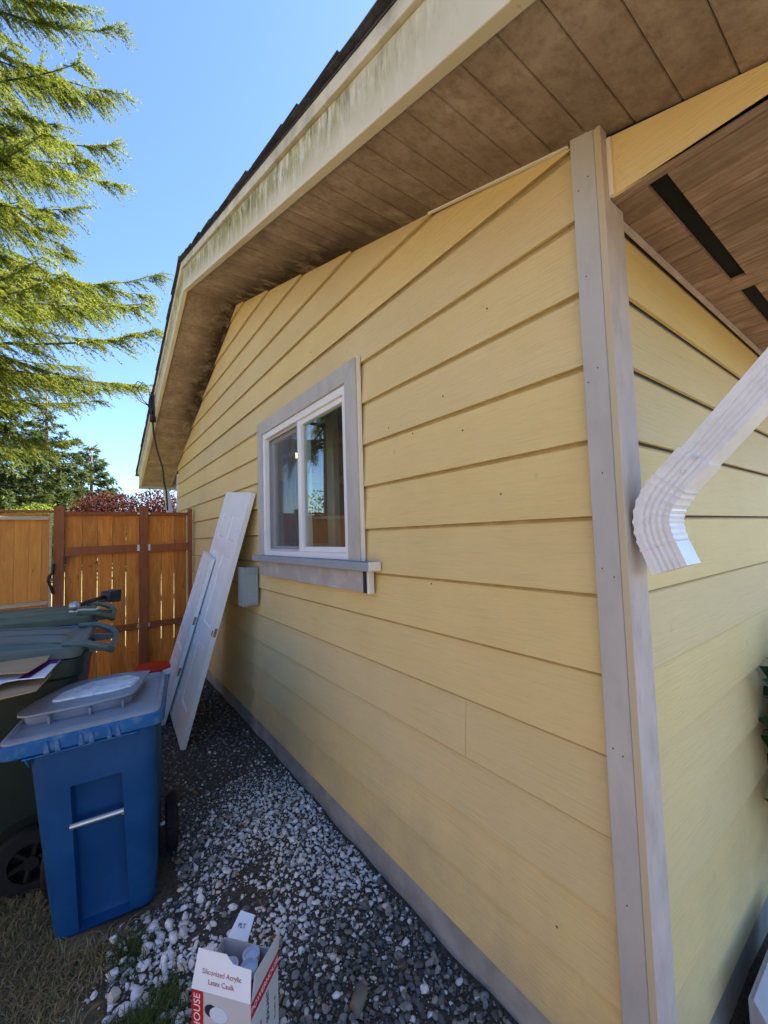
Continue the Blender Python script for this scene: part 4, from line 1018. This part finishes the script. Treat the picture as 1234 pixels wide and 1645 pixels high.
for k in range(46):
    x, y = random.uniform(-1.05, -.03), random.uniform(.45, 3.6)
    if abs(x+.96) < .27 and abs(y-1.8) < .3: continue
    z = float(gz(x, y))+.024; a = random.uniform(0, 6.28); l = random.uniform(.012, .026); c_, s_ = math.cos(a), math.sin(a); w2 = l*.38
    P = [(x-c_*l, y-s_*l, z), (x-s_*w2, y+c_*w2, z+.006), (x+c_*l, y+s_*l, z+.003), (x+s_*w2, y-c_*w2, z+.005)]
    lf.add(P, [(0, 1, 2), (0, 2, 3)])
lfo = lf.build('leaf_litter', simple('dry_brown_leaves', (.22, .12, .05), .8, .4, 9, bump=0, kind='pos'), ground); lfo['kind'] = 'stuff'
rk = stone_shape(ico(3), 5)
me = bpy.data.meshes.new('rock'); me.from_pydata([tuple(p*np.array([.062, .05, .05])) for p in rk], [], [tuple(int(q) for q in f) for f in ico(3)[1]])
me.polygons.foreach_set('use_smooth', [True]*len(me.polygons)); me.materials.append(simple('brown_grey_rock', (.20, .175, .14), .8, .25, 20, bump=.4, bscale=60))
rock = bpy.data.objects.new('rock', me); COL.objects.link(rock); rock.location = (-.36, .655, .034); rock.rotation_euler = (.1, 0, .9)
tag(rock, 'largest brown grey rock lying in the gravel near the wall', 'rock')

# ------------------------------------------------------------------ grass
def blades(n, fx, name, mat, hmin, hmax, flat):
    P = fx(n); n = len(P); th = rng.random(n)*6.283; h = hmin+(hmax-hmin)*rng.random(n); lean = flat*(.3+rng.random(n))
    d = np.stack([np.cos(th), np.sin(th), np.zeros(n)], 1); sd_ = np.stack([-np.sin(th), np.cos(th), np.zeros(n)], 1)
    wv = (.0011+.0012*rng.random(n))[:, None]
    z = np.array([0, 0, 1.0]); b0 = P; m1 = P+d*(h*lean*.35)[:, None]+z*(h*.6)[:, None]; tp = P+d*(h*lean)[:, None]+z*(h*(1-.35*np.minimum(lean, 1.6)))[:, None]
    V = np.stack([b0-sd_*wv, b0+sd_*wv, m1+sd_*wv*.8, m1-sd_*wv*.8, tp], 1).reshape(-1, 3)
    k = np.arange(n)[:, None]*5
    F = np.concatenate([np.concatenate([k, k+1, k+2], 1), np.concatenate([k, k+2, k+3], 1), np.concatenate([k+3, k+2, k+4], 1)])
    o = npmesh(name, V, F, mat); return o
def dry(n):
    x = rng.uniform(-2.0, -.93, n); y = rng.uniform(.95, 2.6, n); k = (x < -1.03+.12*np.sin(y*9)+rng.normal(size=n)*.05) & ~((x > -1.15) & (y > 1.62)) & ~((np.abs(x+.957+.176*(y-1.8)) < .205) & (np.abs(y-1.8) < .27))
    return np.stack([x[k], y[k], gz(x[k], y[k])], 1)
def tuft(n):
    c = np.array([[-.93, 1.06], [-.88, 1.0], [-.99, 1.10], [-.85, 1.12], [-1.03, 1.02], [-.93, 1.38]])[rng.integers(0, 6, n)]
    p = c+rng.normal(size=(n, 2))*.035; return np.stack([p[:, 0], p[:, 1], gz(p[:, 0], p[:, 1])], 1)
tag(blades(26000, dry, 'dry_grass', M['grass'], .02, .055, 1.6), 'dry brown lawn grass beside the carts', None, None, 'stuff')
tag(blades(2600, tuft, 'green_grass', M['green_grass'], .02, .06, 1.2), 'green grass tufts among the white pebbles', None, None, 'stuff')

# ------------------------------------------------------------------ trees
def conifer(name, label, base, Ht, r_tr, z_lo, nl, rfun, mat, seedv, needle=.045, dens=1.0, droop=.25, group=None, twl=1.0, hang=.45, limb_parts=False, wid=.30, reach=.18, vis_az=None, fill=3.6):
    g = np.random.default_rng(seedv); bx_, by_ = base; zb = float(gz(bx_, by_))-.05
    t = tag(empty(name, (bx_, by_, zb)), label, 'tree', group)
    MB().tube([(0, 0, 0), (0, 0, Ht*.1), (.02, .01, Ht*.5), (0, 0, Ht)], [r_tr*1.25, r_tr, r_tr*.6, .02], 14).build('trunk', M['bark'], t, smooth=True)
    allb = MB(); BP, BD, BL = [], [], []
    for k in range(nl):
        z = z_lo+(Ht-z_lo-.3)*((k+g.random()*.8)/nl)
        a = k*2.39996+g.normal()*.35
        Lr = rfun(z)*g.uniform(.62, 1.08)
        if Lr < .15: continue
        S = np.linspace(0, 1, 9); hd = np.array([math.cos(a), math.sin(a)])
        bend = g.normal()*.14; dr = droop*g.uniform(.4, 1.5)
        rise = g.uniform(-.06, .30); hg = hang*g.uniform(.5, 1.7); zc = z+Lr*(rise*S-dr*S**1.5+.75*dr*S**4)
        px_ = hd[0]*Lr*S-hd[1]*Lr*bend*S**2; py_ = hd[1]*Lr*S+hd[0]*Lr*bend*S**2
        pts = np.stack([px_, py_, zc], 1)
        lm = MB() if limb_parts else allb
        lm.tube(pts, list(np.linspace(max(.011*Lr, .008), .004, 9)), 5, False)
        if limb_parts: lm.build('branch', M['twig'], t, smooth=True, fix=False)
        vis_ = math.cos(a-vis_az) > -.15 if vis_az is not None else True
        nt_ = int(Lr*22*dens*(1 if vis_ else .3)*(1 if z < 12.5 else .5))
        for q in range(nt_):
            s = reach+(1-reach)*g.random()
            if math.sin(s*19+k*2.3)+g.normal()*.6 < -.75: continue
            i = min(int(s*8), 7); f_ = s*8-i
            P = pts[i]*(1-f_)+pts[i+1]*f_; tg = pts[i+1]-pts[i]; tg /= np.linalg.norm(tg)
            sd_ = np.array([-tg[1], tg[0], 0])*(1 if q % 2 else -1)
            l = twl*(.22+.60*(1-s)**.6*min(Lr/3.5, 1)+.1)*g.uniform(.5, 1.2)*min(1, Lr/1.5+.3)
            D = tg*g.uniform(.5, 1.1)+sd_*g.uniform(.15, .85)+np.array([0, 0, -hg*g.uniform(.0, 2.0)]); D /= np.linalg.norm(D)
            BP.append(P); BD.append(D); BL.append(l)
        BP.append(pts[-2]); D = pts[-1]-pts[-2]; BD.append(D/np.linalg.norm(D)); BL.append(.25*twl)
    if not limb_parts:
        o = allb.build('branches', M['twig'], t, smooth=True, fix=False); o['kind'] = 'stuff'
    BP, BD, BL = np.array(BP), np.array(BD), np.array(BL)
    ns = np.maximum((BL/needle*fill).astype(int), 3); idx = np.repeat(np.arange(len(BP)), ns)
    fr_ = np.concatenate([(np.arange(n)+.5)/n for n in ns]); fr_ = fr_+g.normal(size=len(fr_))*.02
    P = BP[idx]+BD[idx]*(BL[idx]*fr_)[:, None]; P[:, 2] -= .35*BL[idx]*fr_**2
    D = BD[idx]; sd_ = np.cross(D, [0, 0, 1.0]); sd_ /= np.linalg.norm(sd_, axis=1)[:, None]+1e-9
    sg = np.where(np.arange(len(P)) % 2 == 0, 1.0, -1.0)[:, None]
    d2 = D*.85+sd_*sg*.5+g.normal(size=P.shape)*.40; d2[:, 2] -= .25; d2 /= np.linalg.norm(d2, axis=1)[:, None]
    L2 = needle*(1.5+2.0*(1-fr_))*g.uniform(.7, 1.3, len(P)); L2 = L2[:, None]
    wv = np.cross(d2, g.normal(size=P.shape)*.7+np.array([0, 0, 1.0])); wv /= np.linalg.norm(wv, axis=1)[:, None]+1e-9
    W2 = needle*wid*g.uniform(.6, 1.3, len(P))[:, None]
    V = np.stack([P-wv*W2, P+d2*L2, P+wv*W2+d2*L2*.12], 1).reshape(-1, 3)
    o = npmesh('foliage', V, np.arange(len(P)*3).reshape(-1, 3), mat, t); o['kind'] = 'stuff'
    print(name, 'quads', len(P))
    return t
def big_r(z): return float(np.interp(z, [3, 4.5, 6, 8, 11, 14, 17], [3.4, 4.3, 4.3, 3.9, 3.4, 2.3, .2]))
conifer('conifer_tree', 'large sunlit conifer with drooping sprays nearest the fence', (-4.2, 8.9), 17.0, .30, 4.0, 310, big_r, M['fir'], 11, .027, 1.72, twl=.82, droop=.20, limb_parts=True, reach=.22, wid=.30, vis_az=-.5, hang=.36, fill=3.3)
conifer('conifer_tree', 'dark distant conifer with open layered branches beside the yellow shrub', (-2.75, 25.0), 9.8, .22, .6, 130, lambda z: float(np.interp(z, [.5, 3, 6, 8.6], [2.7, 2.6, 1.7, .1])), M['fir_dark'], 22, .085, .85, droop=.1, group='conifers beyond the fence', hang=.3, wid=.36)
conifer('conifer_tree', 'dark distant conifer half hidden under the big sunlit tree', (-4.3, 22.0), 10.4, .24, .6, 130, lambda z: float(np.interp(z, [.5, 3, 7, 9.5], [2.6, 2.6, 1.6, .1])), M['fir_dark'], 23, .085, .85, droop=.1, group='conifers beyond the fence', hang=.3, wid=.36)
conifer('conifer_tree', 'pale slim conifer furthest back, right of the dark ones', (-.9, 33.0), 8.6, .2, .8, 110, lambda z: float(np.interp(z, [.5, 3, 6, 8.6], [2.6, 2.4, 1.4, .1])), M['fir_dark'], 24, .13, .6, droop=.1, group='conifers beyond the fence', hang=.3, wid=.36)
def bush(name, label, base, rad, zc, n, size, mat, seedv, cat='shrub', trunk=True):
    t = tag(empty(name, (base[0], base[1], 0)), label, cat); g = np.random.default_rng(seedv); Vs, Fs, c = [], [], 0
    for k in range(14):
        d = g.normal(size=3); d /= np.linalg.norm(d); cen = np.array([0, 0, zc])+d*np.array(rad)*.62
        V, F = leaves(n//14, cen, np.array(rad)*g.uniform(.35, .55), size, .5, .35, seedv*100+k); Vs.append(V); Fs.append(F+c); c += len(V)
    npmesh('foliage', np.concatenate(Vs), np.concatenate(Fs), mat, t)
    MB().tube([(0, 0, -.2), (.03, 0, zc*.5), (-.05, .05, zc)], [.06, .05, .02], 7).build('trunk', M['bark'], t, smooth=True)
    return t
bush('maple_tree', 'dark red Japanese maple behind the fence by the house', (-.25, 9.2), (1.30, 1.0, .92), 1.72, 30000, .045, M['maple'], 31, 'tree')
bush('maple_tree', 'second red maple seen under the far eave', (1.0, 12.5), (1.3, 1.2, 1.15), 1.65, 18000, .055, M['maple'], 33, 'tree')
bush('deciduous_shrub', 'bright yellow green shrub behind the fence beneath the dark conifers', (-2.1, 14.0), (1.1, .9, .95), 1.65, 9000, .08, M['yellow_green'], 32)
bush('deciduous_shrub', 'yellow green shrub low behind the gate at the left edge', (-4.0, 15.5), (1.2, 1.0, .9), 1.5, 8000, .09, M['yellow_green'], 35)
# trees across the yard to the left, seen mirrored in the window
conifer('conifer_tree', 'sunlit conifer far across the yard, outside the left edge', (-9.5, 12.5), 13.0, .3, 2.0, 80, lambda z: float(np.interp(z, [2, 5, 10, 13], [3.4, 3.4, 1.9, .1])), M['fir'], 26, .09, .7, droop=.15, wid=.36)
bush('deciduous_shrub', 'round yellow green bush mirrored in the window', (-7.2, 13.5), (1.7, 1.4, 1.6), 2.2, 9000, .11, M['yellow_green'], 36)
